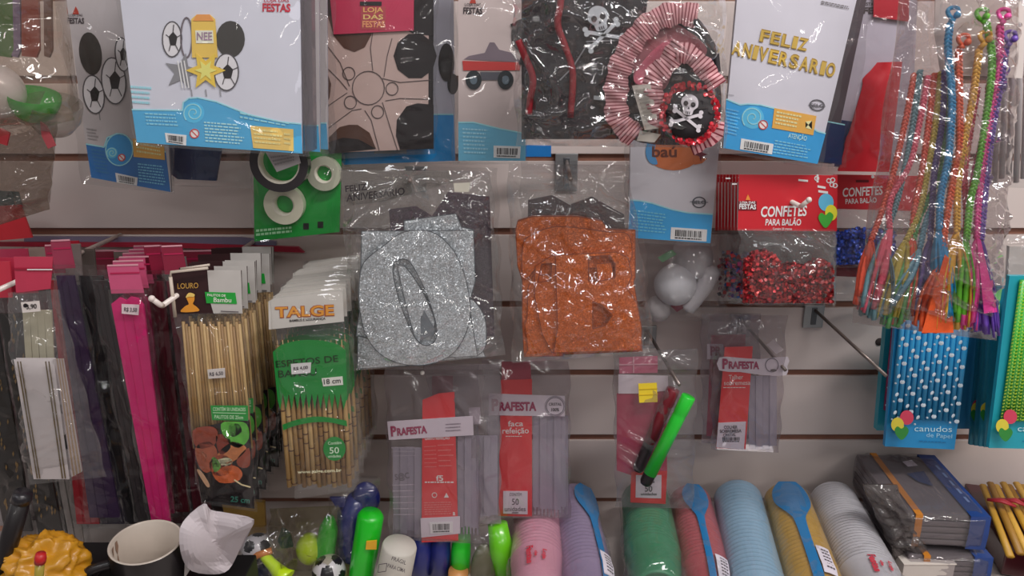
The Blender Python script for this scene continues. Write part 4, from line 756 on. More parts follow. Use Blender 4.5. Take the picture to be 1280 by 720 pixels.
b = MB(); b.text(p1, 'GARFO REFEIÇÃO', (531, 550), (562, 549), 3.5, prt, .0006, .02); b.micro(p1, [(530, 558), (546, 557), (546, 588), (531, 588)], 6, prtd, .0006, .8, 5, .2); b.micro(p1, [(547, 556), (568, 555), (569, 588), (549, 588)], 5, prtd, .0006, .7, 6, .2)
b.text(p1, 'f5', (545, 601), (554, 601), 7, prt, .0006); b.micro(p1, [(531, 602), (570, 602), (570, 606), (531, 606)], 1, prt, .0006, .9, 9, .4); b.micro(p1, [(530, 628), (570, 627), (565, 644), (531, 645)], 6, prtd, .0006, .8, 8, .4); b.ring(p1, 543, 619, 3, 3, .8, prt, .0006, n=10); b.poly(p1, [(555, 622), (561, 622), (558, 616)], prt, .0006); b.text(p1, 'a', (566, 644), (569, 644), 6, prt, .0006, .03); b.build('white_print', t)
b = MB(); b.barcode(p1, [(537, 653), (566, 652), (566, 666), (538, 667)], .0020, 31); b.build('barcode_label', t)
b = MB(); b.text(p1, 'S@C', (494, 600), (512, 597.5), 7.5, gtx, .017, .02); b.micro(p1, [(489, 559), (520, 558), (520, 574), (490, 574)], 3, M('#6e676e', .5), .0105, .9, 3, .25); b.micro(p1, [(490, 606), (520, 605), (520, 650), (492, 650)], 6, M('#857d84', .5), .0105, .9, 7, .15); b.build('dark_print', t)
bag(p1, [(481, 460), (599, 456), (601, 680), (487, 674)], film(.06, '#d8d2d6', .14, 1.2), puff=.010, creases=30, seed=91, back=.006, cell=.0035, amp=(.2, .9), radial=(.35, 0)).build('frosted_bag', t)
b = MB(); b.lathe([(.0001, .003), (.0024, .002), (.0026, 0)], p1.p(528, 466, .012), (0, -1, .3), M('#c9c4c0', .3), 12); b.build('hook_tip_cap', t)
# another behind it, right edge
p1b = Plane(.165, 600, 560); t = thing('cutlery_pack', 'cutlery pack edge squeezed between the two lettered cutlery packs', 'cutlery pack', tuple(p1b.p(590, 462)), 'cutlery packs in the lower middle')
b = MB(); b.poly(p1b, [(586, 510), (600, 509), (601, 530), (588, 531)], wb, .001, .0006); b.build('white_band', t); b = MB(); b.rect(p1b, 540, 470, 566, 640, rd2, 0, .0008); b.build('red_card', t); cutlery(t, p1b, 596, 622, 545, 646, 3, -.002, False, 9)
bag(p1b, [(530, 455), (626, 455), (625, 655), (560, 655)], MILKY, puff=.008, creases=20, seed=92, back=.006).build('frosted_bag', t)
# 2 centre
p2 = Plane(.148, 655, 560); t = thing('cutlery_pack', 'knife pack with full white band and 50 units box, above pink cups', 'cutlery pack', tuple(p2.p(655, 456)), 'cutlery packs in the lower middle')
cutlery(t, p2, 666, 710, 520, 645, 5, -.004, True, 13); cutlery(t, p2, 608, 626, 520, 640, 2, -.004, False, 14)
b = MB(); b.poly(p2, [(626, 475), (665, 474), (665, 646), (623, 645)], rd, 0, .0008); b.poly(p2, [(627, 452), (663, 452), (664, 474), (627, 475)], rd2, -.0006, .0004); b.build('red_card', t)
b = MB(); b.poly(p2, [(611, 492), (706, 495), (706, 520.5), (611, 519)], wb, .001, .0006); b.build('white_band', t); b = MB(); b.poly(p2, [(629, 614), (659.5, 614), (659.5, 643), (629, 642)], wb, .001, .0006); b.build('white_label', t)
b = MB(); brand(b, p2, (614.5, 513), (670.5, 513), 10.5, .0016); b.build('magenta_lettering', t)
b = MB(); b.text(p2, 'faca', (635, 533), (654, 532.5), 7, prt, .0006, .01); b.text(p2, 'refeição', (628, 542), (661, 541.5), 7.5, prt, .0006, .01); b.micro(p2, [(632, 545), (657, 545), (657, 547), (632, 547)], 1, prt, .0006); b.build('white_print', t)
b = MB(); b.text(p2, 'CONTÉM', (637, 620), (652, 620), 4, gtx, .0016, -.005); b.text(p2, '50', (640, 631), (648.5, 631), 8, gtx, .0016, .0); b.text(p2, 'unidades', (631, 639), (657, 639), 6, gtx, .0016, .0); b.rect(p2, 640, 640.5, 648, 641.5, gtx, .0016)
b.ring(p2, 694, 508, 11, 11, 1, M('#77707a', .5), .0016); b.text(p2, 'CRISTAL', (686, 507), (702, 507), 3.5, gtx, .0016); b.text(p2, '100%', (689, 514), (699, 514), 4, gtx, .0016, .03); b.ring(p2, 694, 508, 12.6, 12.6, .5, M('#77707a', .5), .0016); b.build('dark_print', t)
bag(p2, [(603, 449), (712, 452), (713, 648), (607, 648)], film(.06, '#d8d2d6', .14, 1.2), puff=.010, creases=26, seed=93, back=.006, cell=.0035, amp=(.2, .9), radial=(.45, 0)).build('frosted_bag', t)
# 3 with tag and marker
p3 = Plane(.125, 810, 540); t = thing('cutlery_pack', 'crimson cutlery pack with a yellow tag, behind the bright green marker', 'cutlery pack', tuple(p3.p(815, 440)), 'cutlery packs in the lower middle')
cr = M('#9a2a48', .42, coat=.2, var=.1)
b = MB(); b.poly(p3, [(771, 492), (832, 484), (834, 592), (789, 594), (771, 588)], cr, 0, .0008); b.poly(p3, [(774, 447), (822, 445), (822, 466), (774, 467)], M('#a8506a', .4, coat=.3), .0005, .0008); b.line(p3, [(792, 446), (792, 466)], 1.5, M('#c08a98', .4), .0014); b.line(p3, [(774, 456), (822, 455)], 1.5, M('#c08a98', .4), .0014)
b.poly(p3, [(789, 590), (834, 589), (832, 630), (788, 628)], rd, .0010, .0006); b.build('crimson_card', t)
b = MB(); b.poly(p3, [(773, 468), (835, 470), (835, 488), (800, 492), (773, 492)], wb, .0016, .0006); b.poly(p3, [(795, 594), (827, 594), (826.5, 623), (794.5, 622)], wb, .0016, .0006); b.text(p3, '50', (806, 614.5), (815.5, 614.5), 7.5, gtx, .0022); b.text(p3, 'unidades', (801, 619), (821, 619), 3.5, gtx, .0022); b.text(p3, 'CONTÉM', (804, 604), (818, 604), 3, gtx, .0022); b.build('white_band', t)
b = MB(); b.poly(p3, [(798, 479.6), (821, 478.5), (822, 502.5), (799, 503.5)], M('#d4b42c', .5), .014, .0005); b.line(p3, [(799, 487), (822, 486)], .8, M('#b0941c', .5), .0146); b.line(p3, [(798, 494), (822, 493)], .8, M('#b0941c', .5), .0146); b.build('yellow_tag', t)
bag(p3, [(766, 440), (872, 436), (866, 636), (770, 634)], film(.10, '#d8d4d6', .12), puff=.012, creases=50, seed=94, back=.005, cell=.0032, amp=(.3, 1.2), radial=(.5, .05)).build('clear_bag', t)
pm = Plane(.160, 835, 540)
def marker(name, label, A, B, r, body, endm, la=.12, off=0, cat='marker'):
    a = pm.p(*A, off); c = pm.p(*B, off); t = thing(name, label, cat, tuple(a)); d = c - a; L = d.length; d.normalize()
    b = MB(); b.lathe([(.0001, 0), (r * .92, .0002), (r, .0012), (r, L * .18), (r * .9, L * .2), (r * .96, L * .22), (r * .96, L * (1 - la)), (.0001, L * (1 - la))], a, d, body, 24); b.build('barrel', t)
    b = MB(); b.lathe([(r * .9, L * (1 - la) - .001), (r * .9, L * .97), (r * .7, L), (.0001, L)], a, d, endm, 24); b.build('end_cap', t)
    return t
marker('marker_pen', 'bright green marker with a black end, slanting across the crimson pack', (861, 495), (806, 605), .0088, M('#1fae2c', .35, coat=.4, var=.03), M('#141214', .4))
marker('marker_pen', 'dark red slanting part of the crimson pack, just left of the green marker', (842, 486), (797, 588), .0085, M('#6c1824', .45, coat=.2), M('#221c20', .4), .35, -.026)  # dim red part of the pack, added as a separate marker-shaped tube
# 4 right pair
p4b = Plane(.070, 900, 480); t = thing('cutlery_pack', 'dessert spoon pack mostly hidden behind its twin, middle right', 'cutlery pack', tuple(p4b.p(925, 400)), 'dessert spoon packs')
b = MB(); b.poly(p4b, [(889, 419), (932, 418), (930, 546), (883, 545)], cr, 0, .0008); b.build('red_card', t); b = MB(); b.poly(p4b, [(884, 430), (904, 430), (906, 450), (884, 449)], wb, .001, .0005); b.text(p4b, 'PR', (888, 444), (902, 444), 11, mag, .0015, .04); b.build('white_band', t)
bag(p4b, [(876, 392), (950, 392), (948, 556), (878, 554)], MILKY, puff=.008, creases=26, seed=95).build('frosted_bag', t)
p4 = Plane(.092, 940, 480); t = thing('cutlery_pack', 'dessert spoon pack, front of the pair on the middle right hook', 'cutlery pack', tuple(p4.p(930, 400)), 'dessert spoon packs')
cutlery(t, p4, 936, 971, 470, 560, 4, -.004, False, 23)
b = MB(); b.poly(p4, [(906, 434), (941, 433), (932, 562), (895, 560.5)], rd, 0, .0008); b.build('red_card', t)
b = MB(); b.poly(p4, catmull([(899, 447), (920, 447), (950, 449), (985, 446), (984, 458), (983, 469), (955, 469), (925, 465), (899, 463)], 2), wb, .001, .0006); b.build('white_band', t); b = MB(); b.poly(p4, [(898, 528.6), (932.5, 527), (930, 562), (895.5, 559)], wb, .001, .0006); b.build('white_label', t); b = MB(); b.poly(p4, [(958.6, 431), (967, 424), (979.4, 437), (970.5, 443)], M('#b5adb0', .5), .0095, .0005); b.build('price_tag', t)
b = MB(); brand(b, p4, (903, 460.5), (949, 461), 9, .0018); b.build('magenta_lettering', t)
b = MB(); b.text(p4, 'Talher', (911, 474.5), (929, 474), 6, prt, .0006, .0); b.text(p4, 'sobremesa', (905, 481.5), (938, 481), 6, prt, .0006, .0); b.micro(p4, [(904, 484), (938, 484), (938, 486), (904, 486)], 1, prt, .0006); b.build('white_print', t)
b = MB(); b.text(p4, 'COLHER', (905, 536), (922, 535.5), 4, gtx, .0018, .02); b.text(p4, 'SOBREMESA', (900, 541), (927, 540.3), 4, gtx, .0018, .02); b.text(p4, 'CRISTAL', (904, 545.5), (920, 545), 3.5, gtx, .0018, .02); b.barcode(p4, [(900, 545), (928, 545), (928, 553), (900, 553)], .0014, 5, False); b.ring(p4, 965, 456.5, 8, 8.5, 1, M('#77707a', .5), .0018); b.ell(p4, 967, 463, 4, 1.5, gtx, .0018); b.build('dark_print', t)
bag(p4, [(886, 394), (984, 394), (974, 566), (890, 562)], film(.06, '#d8d2d6', .14, 1.2), puff=.010, creases=40, seed=96, back=.006, cell=.0032, amp=(.3, 1.1), radial=(.5, .05)).build('frosted_bag', t)

# ================================================================ skewers
bam = [M(h, .5, var=.12, scale=150) for h in ('#9a7c50', '#a68a5c', '#8c6e44', '#80623c')]; node = M('#4a3020', .6); film_s = film(.02, rough=.05)
pb = Plane(.235, 390, 480); tp = []
def talge(label, pl):
    t = thing('skewer_pack', label, 'skewer pack', tuple(pl.p(385, 365)), 'short bamboo skewer packs')
    b = MB(); b.poly(pl, [(344, 432), (430, 432), (438, 595), (366, 597)], M('#7c6038', .6, var=.2), -.006, .001); b.build('skewer_backing', t); b = MB(); b.poly(pl, [(335.5, 377), (345, 371), (428, 361), (430, 402), (336, 412)], M('#b8b4ae', .45, coat=.15), .0045, .0006); b.text(pl, 'TALGE', (344, 397), (418, 394), 13, M('#9a4a20', .45), .0050, .06); b.text(pl, 'TALGE', (344.5, 396.5), (418, 393.5), 12.5, M('#d08a2c', .45), .0054, .02); b.text(pl, 'BAMBUS E SEGURANÇA', (362, 402.5), (407, 399.5), 3, black, .0050, .02)
    b.build('header_card', t)
    for k in range(13):
        x0 = 347 + k * 6.7; x1 = 362 + k * 6.25; m = bam[k % 4]; b = MB(); A = pl.p(x0 - .5, 425, -.001); D = pl.p(x1, 608 - (k % 3) * 2, -.001); B2 = pl.p(x0 - .5 + (x1 - x0) * .43, 503, -.001); r = .0029
        b.tube([A, pl.p(x0 + (x1 - x0) * .3, 480, -.001), B2 * .5 + A * .0 + pl.p(x0 + (x1 - x0) * .6, 535, -.001) * .5, D], [.0004, .0012, r, r], m, 8)
        for q in range(3): f = ((k * 7 + q * 11) % 30) / 30 * .30 + q * .30 + .08; c = B2.lerp(D, f); b.lathe([(r * 1.04, 0), (r * 1.2, .0008), (r * 1.04, .0016)], c, (D - A), node, 8)
        b.build('bamboo_skewer', t)
    g = M('#12752e', .42, coat=.3); b = MB()
    top = catmull([(341, 440), (352, 431), (372, 426), (390, 425), (410, 427), (424, 432), (432, 438)], 3, False); n = 12; bot = []
    for k in range(n): x = 433 - k * 7.2; bot += [(x, 492 if k else 500), (x - 3.6, 512)]
    b.poly(pl, top + [(434, 500)] + [(x - 0, y) for x, y in bot] + [(347, 500)], g, .0042, .0004)
    b.poly(pl, catmull([(353, 531), (370, 525), (391, 521), (412, 522), (433, 526)], 3, False) + list(reversed(catmull([(354, 538), (370, 532), (391, 528), (412, 528), (434, 533)], 3, False))), g, .0042, .0004); b.ell(pl, 418, 561, 14, 15, g, .0042, .0004); b.build('green_print', t)
    dg = M('#06300f', .5); b = MB(); b.text(pl, 'ESPETOS DE', (345, 459.5), (423, 452), 8.5, dg, .0048, .01); b.text(pl, 'BAMBU', (348, 472), (396, 469), 9, dg, .0048, .01); b.poly(pl, [(402, 473), (428, 470.5), (429, 481), (404, 483)], M('#c8c8c0', .4), .0048); b.text(pl, '18 cm', (405, 480.5), (426, 478.5), 6.5, black, .0052, .01)
    b.text(pl, 'Contém', (410, 556), (427, 555), 4, M('#a8c4a4', .5), .0048); b.text(pl, '50', (412, 567), (424, 566.5), 8, M('#b8d0b4', .5), .0048, .01); b.text(pl, 'unidades', (410, 572), (426, 571.5), 3.5, M('#a8c4a4', .5), .0048); b.text(pl, 'www.talge.com.br', (372, 592), (427, 589.5), 4, M('#d8cba8', .5), .0048); b.poly(pl, [(363.5, 455), (389, 453), (388, 466), (364.5, 468)], M('#c2c0c0', .45), .0056); b.text(pl, 'R$ 4,00', (367, 463), (385, 461), 4, gtx, .0060); b.build('lettering', t)
    bag(pl, [(334, 372), (430, 361), (448, 612), (370, 624)], film_s, lift=.007, puff=.009, creases=34, seed=101, back=.004, cell=.0032, amp=(.3, 1.2)).build('clear_sleeve', t)
    return t
f0 = talge('short bamboo skewer pack in front, green label reading 18 cm', pb)
P0 = W(340, 368, .235); P1 = W(385, 322, .07); n = 9
on = ['just behind the front one', 'third from the front', 'fourth from the front', 'fifth from the front', 'sixth from the front', 'seventh from the front', 'eighth from the front', 'ninth from the front', 'nearest the wall']
for k in range(n):
    f = (k + 1) / n; d = (P1 - P0) * f; dup(f0, (d.x + .002 * math.sin(k * 2.1), d.y, d.z + .002 * math.sin(k * 3)), 'short bamboo skewer pack with white header, ' + on[k], skip=('lettering',) if k else ())
pc = Plane(.235, 260, 480)
def bamboo(label, pl):
    t = thing('skewer_pack', label, 'skewer pack', tuple(pl.p(258, 339)), 'long bamboo skewer packs')
    db = M('#2c1618', .5); b = MB(); b.poly(pl, [(214, 340), (302, 338), (303, 392), (219, 393)], db, .003, .0006); b.poly(pl, [(259, 338), (301, 338), (303, 392), (267, 392), (262, 375)], M('#a8a4a0', .45), .0038, .0005); b.poly(pl, [(256, 365), (294, 366), (296, 380), (258, 379)], M('#1f8c34', .45), .0044, .0004); b.text(pl, 'Bambu', (267, 377.5), (289, 378), 6, M('#c8d8c0', .5), .0050, .01); b.text(pl, 'PALITOS DE', (259, 370), (282, 371), 3, M('#c8d8c0', .5), .0050)
    b.text(pl, 'LOURO', (222, 361), (248, 360), 7, M('#a8803c', .5), .0044, .01); b.poly(pl, catmull([(226, 390), (231, 383), (236, 380), (233, 372), (237, 367), (242, 368), (243, 375), (241, 380), (246, 384), (248, 389)], 3), M('#c8842c', .5), .0044); b.poly(pl, catmull([(232, 372), (236, 366), (243, 368), (242, 371), (236, 371)], 3), M('#e0b060', .5), .0050); b.line(pl, [(276, 389), (298, 390)], 1, gtx, .0050); b.build('header_card', t)
    for k in range(20):
        x0 = 229 + k * 3.7; x1 = 243 + k * 3.75; b = MB(); b.tube([pl.p(x0, 402 + (k % 3) * 3, -.001), pl.p(x1, 560, -.001 + .001 * (k % 2))], .0018, bam[(k * 3) % 4], 7); b.build('bamboo_skewer', t)
    b = MB(); food = lambda pts, h, o=.0036: b.poly(pl, catmull(pts, 3), M(h, .45, coat=.3, var=.45, scale=140), o, .0003)
    b.poly(pl, [(240, 540), (262, 532), (285, 527), (312, 525), (318, 636), (252, 627)], M('#140e10', .4, coat=.4), .0030, .0006)
    for pts, h in (([(241, 538), (262, 533), (272, 540), (268, 556), (246, 560)], '#7a3424'), ([(244, 560), (262, 552), (272, 568), (262, 590), (250, 585)], '#8a4630'), ([(270, 545), (285, 545), (288, 560), (275, 568)], '#6e2a1e'), ([(276, 530), (292, 527), (308, 530), (311, 548), (298, 560), (282, 550)], '#4f9a34'), ([(286, 532), (298, 530), (302, 540), (290, 546)], '#86c05a'), ([(272, 568), (290, 552), (308, 560), (296, 574), (280, 580)], '#a8663c'), ([(262, 578), (278, 568), (290, 578), (286, 592), (268, 594)], '#8c3c28'), ([(296, 574), (311, 560), (312, 582), (300, 584)], '#7c3a2a'), ([(266, 588), (292, 582), (303, 592), (296, 602), (274, 603)], '#b0542c'), ([(270, 576), (286, 572), (290, 580), (274, 586)], '#b8b090'), ([(264, 574), (270, 572), (276, 584), (268, 590)], '#5a8a3c'), ([(246, 588), (252, 590), (262, 606), (258, 608)], '#b08a6c'), ([(252, 565), (258, 568), (256, 580), (251, 578)], '#c08868')): food(pts, h)
    b.line(pl, [(293, 600), (302, 606), (313, 609)], 1.6, M('#c8b890', .5), .0045)
    b.text(pl, '25 cm', (288, 627), (312, 629), 7, M('#2f6a5c', .5), .0040); b.build('food_photo_print', t)
    b = MB(); b.poly(pl, [(263, 507), (310, 507), (310, 526), (265, 525)], M('#1c8434', .45), .0042); b.text(pl, 'CONTÉM 50 UNIDADES', (266, 513.5), (307, 514), 4.5, M('#a8d0a4', .5), .0048, .02); b.line(pl, [(266, 516), (307, 517)], .7, M('#a8d0a4', .5), .0048); b.text(pl, 'PALITOS DE 25cm', (268, 523), (304, 524), 4.5, M('#a8d0a4', .5), .0048, .02); b.poly(pl, [(259, 462), (281, 460), (281.6, 472), (260.6, 473.5)], M('#c4bcb8', .45), .0048); b.text(pl, 'R$ 6,50', (262, 470), (279, 468.5), 4.5, gtx, .0052); b.build('green_print', t)
    bag(pl, [(218, 392), (304, 391), (320, 640), (250, 630)], film_s, lift=.006, puff=.008, creases=30, seed=111, back=.004, cell=.0032, amp=(.3, 1.1)).build('clear_sleeve', t)
    return t
g0 = bamboo('long bamboo skewer pack in front, food photo at its foot', pc)
P0 = W(302, 339, .235); P1 = W(345, 308, .08)
for k in range(7):
    f = (k + 1) / 7; d = (P1 - P0) * f; dup(g0, (d.x + .003 * math.sin(k * 1.9), d.y, d.z + .0025 * math.sin(k * 2.7)), 'long bamboo skewer pack, ' + on[k if k < 6 else 8], skip=('green_print',) if k else ())
# wooden frame clip round the front header
b = MB(); wc = M('#a89c90', .5); pz = Plane(.247); b.tube([pz.p(260, 335), pz.p(214, 340), pz.p(213, 348)], .0016, wc, 6); b.tube([pz.p(213, 346), pz.p(219, 396)], .0020, wc, 6); b.tube([pz.p(262, 331), pz.p(226, 336)], .0014, wc, 6); b.build('folded_edge', g0)
# ================================================================ ribbons on the left
def strip_pack(label, pl, top, bot, hexc, hdr=None, th=.003, name='ribbon_pack', cat='ribbon pack', group='ribbon packs on the left', film_m=None, tagq=None, seed=1, rick=False, rough=.45):
    """top=(x0,x1,v) bot=(x0,x1,v)"""
    t = thing(name, label, cat, tuple(pl.p((top[0] + top[1]) / 2, top[2] - 30)), group); m = M(hexc, rough, coat=.3, var=.12, scale=40)
    b = MB(); q = [(top[0], top[2]), (top[1], top[2]), (bot[1], bot[2]), (bot[0], bot[2])]
    if rick: q = [(top[0] - 2, top[2] + 4), (top[0] + 8, top[2] - 4), (top[0] + 16, top[2]), (top[0] + 22, top[2] - 5), (top[1] - 6, top[2] - 3), (top[1] + 1, top[2] + 6), (bot[1], bot[2]), (bot[0], bot[2] + 2)]
    b.poly(pl, q, m, 0, th)
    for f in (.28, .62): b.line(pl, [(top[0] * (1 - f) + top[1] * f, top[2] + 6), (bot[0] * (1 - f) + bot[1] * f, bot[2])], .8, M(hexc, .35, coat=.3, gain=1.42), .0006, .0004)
    b.build('folded_ribbon', t)
    if hdr:
        b = MB(); w0 = top[1] - top[0]; h0 = top[2] - 44; sh = (top[0] - bot[0]) / (bot[2] - top[2]) * 30; b.poly(pl, [(top[0] - 5 + sh * .5, h0), (top[1] - 3 + sh * .5, h0 - 1), (top[1] + 2, top[2] - 10), (top[0] - 2, top[2] - 9)], M(hdr, .42, coat=.3), .001, .0008)
        b.line(pl, [(top[0] - 3, h0 + 10), (top[1] - 4, h0 + 9)], 2, M('#a02048', .42), .0016); b.line(pl, [(top[0] - 4 + sh * .5, h0), (top[1] - 3 + sh * .5, h0 - 1)], 2, M('#c08a96', .4), .0016); b.build('pink_header', t)
    if tagq: b = MB(); b.poly(pl, tagq[0], M('#c6b4b8', .45), .006, .0004); b.text(pl, tagq[1], (tagq[0][0][0] + 3, tagq[0][0][1] + 9), (tagq[0][1][0] - 3, tagq[0][1][1] + 9), 5, gtx, .0066); b.build('price_tag', t)
    bag(pl, [(top[0] - 6, top[2] - 14), (top[1] + 5, top[2] - 14), (bot[1] + 4, bot[2] + 6), (bot[0] - 4, bot[2] + 6)], film_m or CLEAR, puff=.005, creases=22, seed=seed, back=th + .002, cell=.0045).build('clear_sleeve', t)
    return t
hp = '#b04a6c'
s0 = strip_pack('hot pink ribbon pack with a price tag, foremost of its hook', Plane(.20, 170, 500), (141, 178, 376), (190, 213, 653), '#b81c62', hp, tagq=([(152, 380), (174, 381), (173, 394), (152, 392)], 'R$ 3,50'), rick=True, seed=3)
P0 = W(160, 330, .20); P1 = W(190, 306, .10)
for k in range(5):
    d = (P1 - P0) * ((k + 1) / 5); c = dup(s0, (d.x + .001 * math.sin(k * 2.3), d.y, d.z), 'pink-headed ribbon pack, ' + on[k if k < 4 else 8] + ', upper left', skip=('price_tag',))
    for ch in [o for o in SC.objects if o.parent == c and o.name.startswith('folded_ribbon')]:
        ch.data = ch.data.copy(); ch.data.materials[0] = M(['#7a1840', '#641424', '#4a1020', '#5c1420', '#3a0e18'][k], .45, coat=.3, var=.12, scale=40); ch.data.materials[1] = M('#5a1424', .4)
# wine strips between pink and skewers
for k, (x0, x1, h, dd) in enumerate(((186, 204, '#5a1222', .16), (200, 216, '#351526', .14), (208, 232, '#4c0f1e', .18))):
    strip_pack(['wine red ribbon pack directly right of the hot pink one', 'dark plum ribbon pack between two wine red ones', 'wine red ribbon pack touching the long skewers'][k], Plane(dd), (x0, x1, 352), (x0 + 34, x1 + 32, 640), h, '#7a1c34' if k != 1 else None, seed=20 + k)
# black / purple group
for k, (a, b_, c, d_, h, dd, lb) in enumerate(((98, 128, 160, 186, '#120e12', .175, 'black ribbon pack left of the hot pink one'), (116, 136, 172, 190, '#2a2426', .19, 'charcoal ribbon pack with a grey sheen beside the hot pink one'), (80, 104, 122, 166, '#1c1230', .16, 'dark indigo ribbon pack'), (70, 92, 112, 150, '#2a1436', .185, 'purple ribbon pack right of the red ribbon'), (62, 80, 96, 124, '#9a1c28', .17, 'bright red ribbon pack beside the white gold-edged one'))):
    strip_pack(lb, Plane(dd), (a, b_, 345 + 6 * (k % 3)), (c, d_, 655 - 8 * (k % 2)), h, None if k < 3 else '#8a3048', seed=30 + k, rough=.4)
# dark fill of packs nearer the wall
for k in range(7):
    x = -20 + k * 42; strip_pack(['dark maroon ribbon pack against the wall, far left', 'deep wine ribbon pack against the wall below the red card', 'brownish black ribbon pack against the wall behind the white ribbon', 'plum black ribbon pack against the wall behind the purple one', 'black ribbon pack against the wall behind the pink headers', 'maroon ribbon pack against the wall right of the pink headers', 'dark wine ribbon pack against the wall behind the long skewers'][k], Plane(.045 + .004 * (k % 3)), (x, x + 44, 358), (x + 40 - k * 3, x + 84 - k * 3, 655), ['#3a1018', '#44101c', '#1e1416', '#20101c', '#141012', '#3c0e1a', '#2c1016'][k], '#7c2438' if k % 3 == 0 else ('#6f6560' if k % 3 == 1 else None), seed=50 + k, group='dark ribbon packs against the wall')
# black and gold lace
pL = Plane(.20, 30, 500); goldl = M('#7c6238', .4, metal=.5)
for k, (x0, x1, x2, x3, dd, v1) in enumerate(((-2, 24, 48, 78, .20, 668), (20, 42, 62, 84, .15, 672), (-50, -6, 6, 40, .18, 664))):
    pl = Plane(dd, 30, 500); t = thing('lace_pack', ['black lace ribbon with gold flecks left of the white roll', 'second black and gold lace ribbon showing under the white roll', 'black lace ribbon cut by the left edge'][k], 'lace pack', tuple(pl.p(x0 + 10, 360)), 'black lace ribbon packs')
    b = MB(); b.poly(pl, [(x0, 392), (x1, 392), (x3, v1), (x2, v1)], M('#17120f', .5, var=.3, scale=150), 0, .003); b.build('lace_ribbon', t); r = random.Random(k); b = MB()
    for q in range(60):
        f = r.random(); g = (.2, .5, .8)[q % 3] + r.gauss(0, .03); u = (x0 * (1 - g) + x1 * g) * (1 - f) + (x2 * (1 - g) + x3 * g) * f; v = 395 + (v1 - 400) * f; b.poly(pl, [(u - 1.2, v), (u, v - 3.5), (u + 1.2, v), (u, v + 3.5)], goldl, .0006, .0003)
    b.build('gold_flecks', t); b = MB(); b.poly(pl, [(x0 - 4, 322), (x1 + 4, 322), (x1 + 6, 366), (x0 - 2, 368)], M('#9c2a40', .42, coat=.3), .001, .0008); b.build('red_header', t)
    bag(pl, [(x0 - 6, 366), (x1 + 6, 366), (x3 + 4, v1 + 6), (x2 - 4, v1 + 6)], CLEAR, puff=.005, creases=24, seed=130 + k, back=.005).build('clear_sleeve', t)
# white gold-edged ribbon roll pack
pV = Plane(.235, 60, 480); t = thing('ribbon_pack', 'clear pack of white satin ribbon with gold edge lines, far left', 'ribbon pack', tuple(pV.p(45, 322)), 'ribbon packs on the left')
satin = M('#a8a0a0', .32, coat=.3, var=.04); beige = M('#94806a', .45, var=.2, scale=120)
G = np.zeros((22, 7, 3))
for j in range(22):
    f = j / 21; tt = max(0, 1 - f * 7)
    for i in range(7): s_ = i / 6; u = (17 + 25 * f) * (1 - s_) + (67 + 20 * f) * s_; G[j, i] = pV.p(u, 449 + 150 * f + 8 * tt * 0, .016 - .008 * tt * tt)
b = MB(); b.grid(G, satin); G2 = G.copy(); G2[..., 1] += .004; b.grid(G2[:, ::-1], satin); b.build('white_satin_ribbon', t)
b = MB()
for s_ in (.10, .17, .80, .88):
    b.line(pV, [(17 + 50 * s_, 452), (42 + 45 * s_, 598)], 1.4, M('#5c4e34', .4, metal=.3), .0170)
b.build('gold_lines', t)
for k in range(7): b = MB(); b.poly(pV, [(66 + k * 1.5, 449), (69 + k * 1.6, 449), (90 + k * 2, 596 - k), (86 + k * 2, 598 - k)], beige if k % 2 else satin, .012 - .0022 * k, .002); b.build('ribbon_fold', t)
for k in range(4): b = MB(); b.poly(pV, [(28 + k * 9, 388), (37 + k * 9, 388), (40 + k * 9, 450), (32 + k * 9, 450)], M('#96907c', .4, var=.1), .002, .002); b.build('inner_loop', t)
b = MB(); b.poly(pV, [(17, 321), (66, 321), (63, 361), (20, 366)], M('#a83048', .42, coat=.35), .003, .0008); b.line(pV, [(18, 336), (66, 336)], 2.4, M('#8a1830', .42), .0042); b.line(pV, [(34, 337), (65, 337)], 1.3, M('#e0d8d8', .3), .0046); b.build('red_header', t)
b = MB(); b.poly(pV, [(26, 378), (49, 376), (50.5, 389), (28, 391)], M('#c4bcb8', .45), .022, .0004); b.text(pV, '3,90', (33, 386.5), (46, 385.5), 6, black, .0226, .02); b.ell(pV, 31.5, 382, 2.6, 2.6, black, .0226); b.build('price_tag', t)
bag(pV, [(8, 366), (72, 362), (134, 596), (38, 606)], film(.045, rough=.06), puff=.022, creases=50, seed=140, back=.004, cell=.0032, amp=(.3, 1.2)).build('clear_bag', t)
pV2 = Plane(.15, 80, 620); t = thing('ribbon_pack', 'white ribbon end hanging below the clear white ribbon pack', 'ribbon pack', tuple(pV2.p(70, 560)), 'ribbon packs on the left')
b = MB(); b.poly(pV2, [(64, 560), (90, 560), (106, 690), (90, 690)], M('#8c8480', .5), 0, .002); b.line(pV2, [(74, 566), (97, 690)], 1.4, M('#4e4a44', .5), .0006); b.build('white_ribbon', t); bag(pV2, [(60, 555), (92, 555), (112, 694), (86, 694)], CLEAR, puff=.006, creases=12, seed=141).build('clear_sleeve', t)
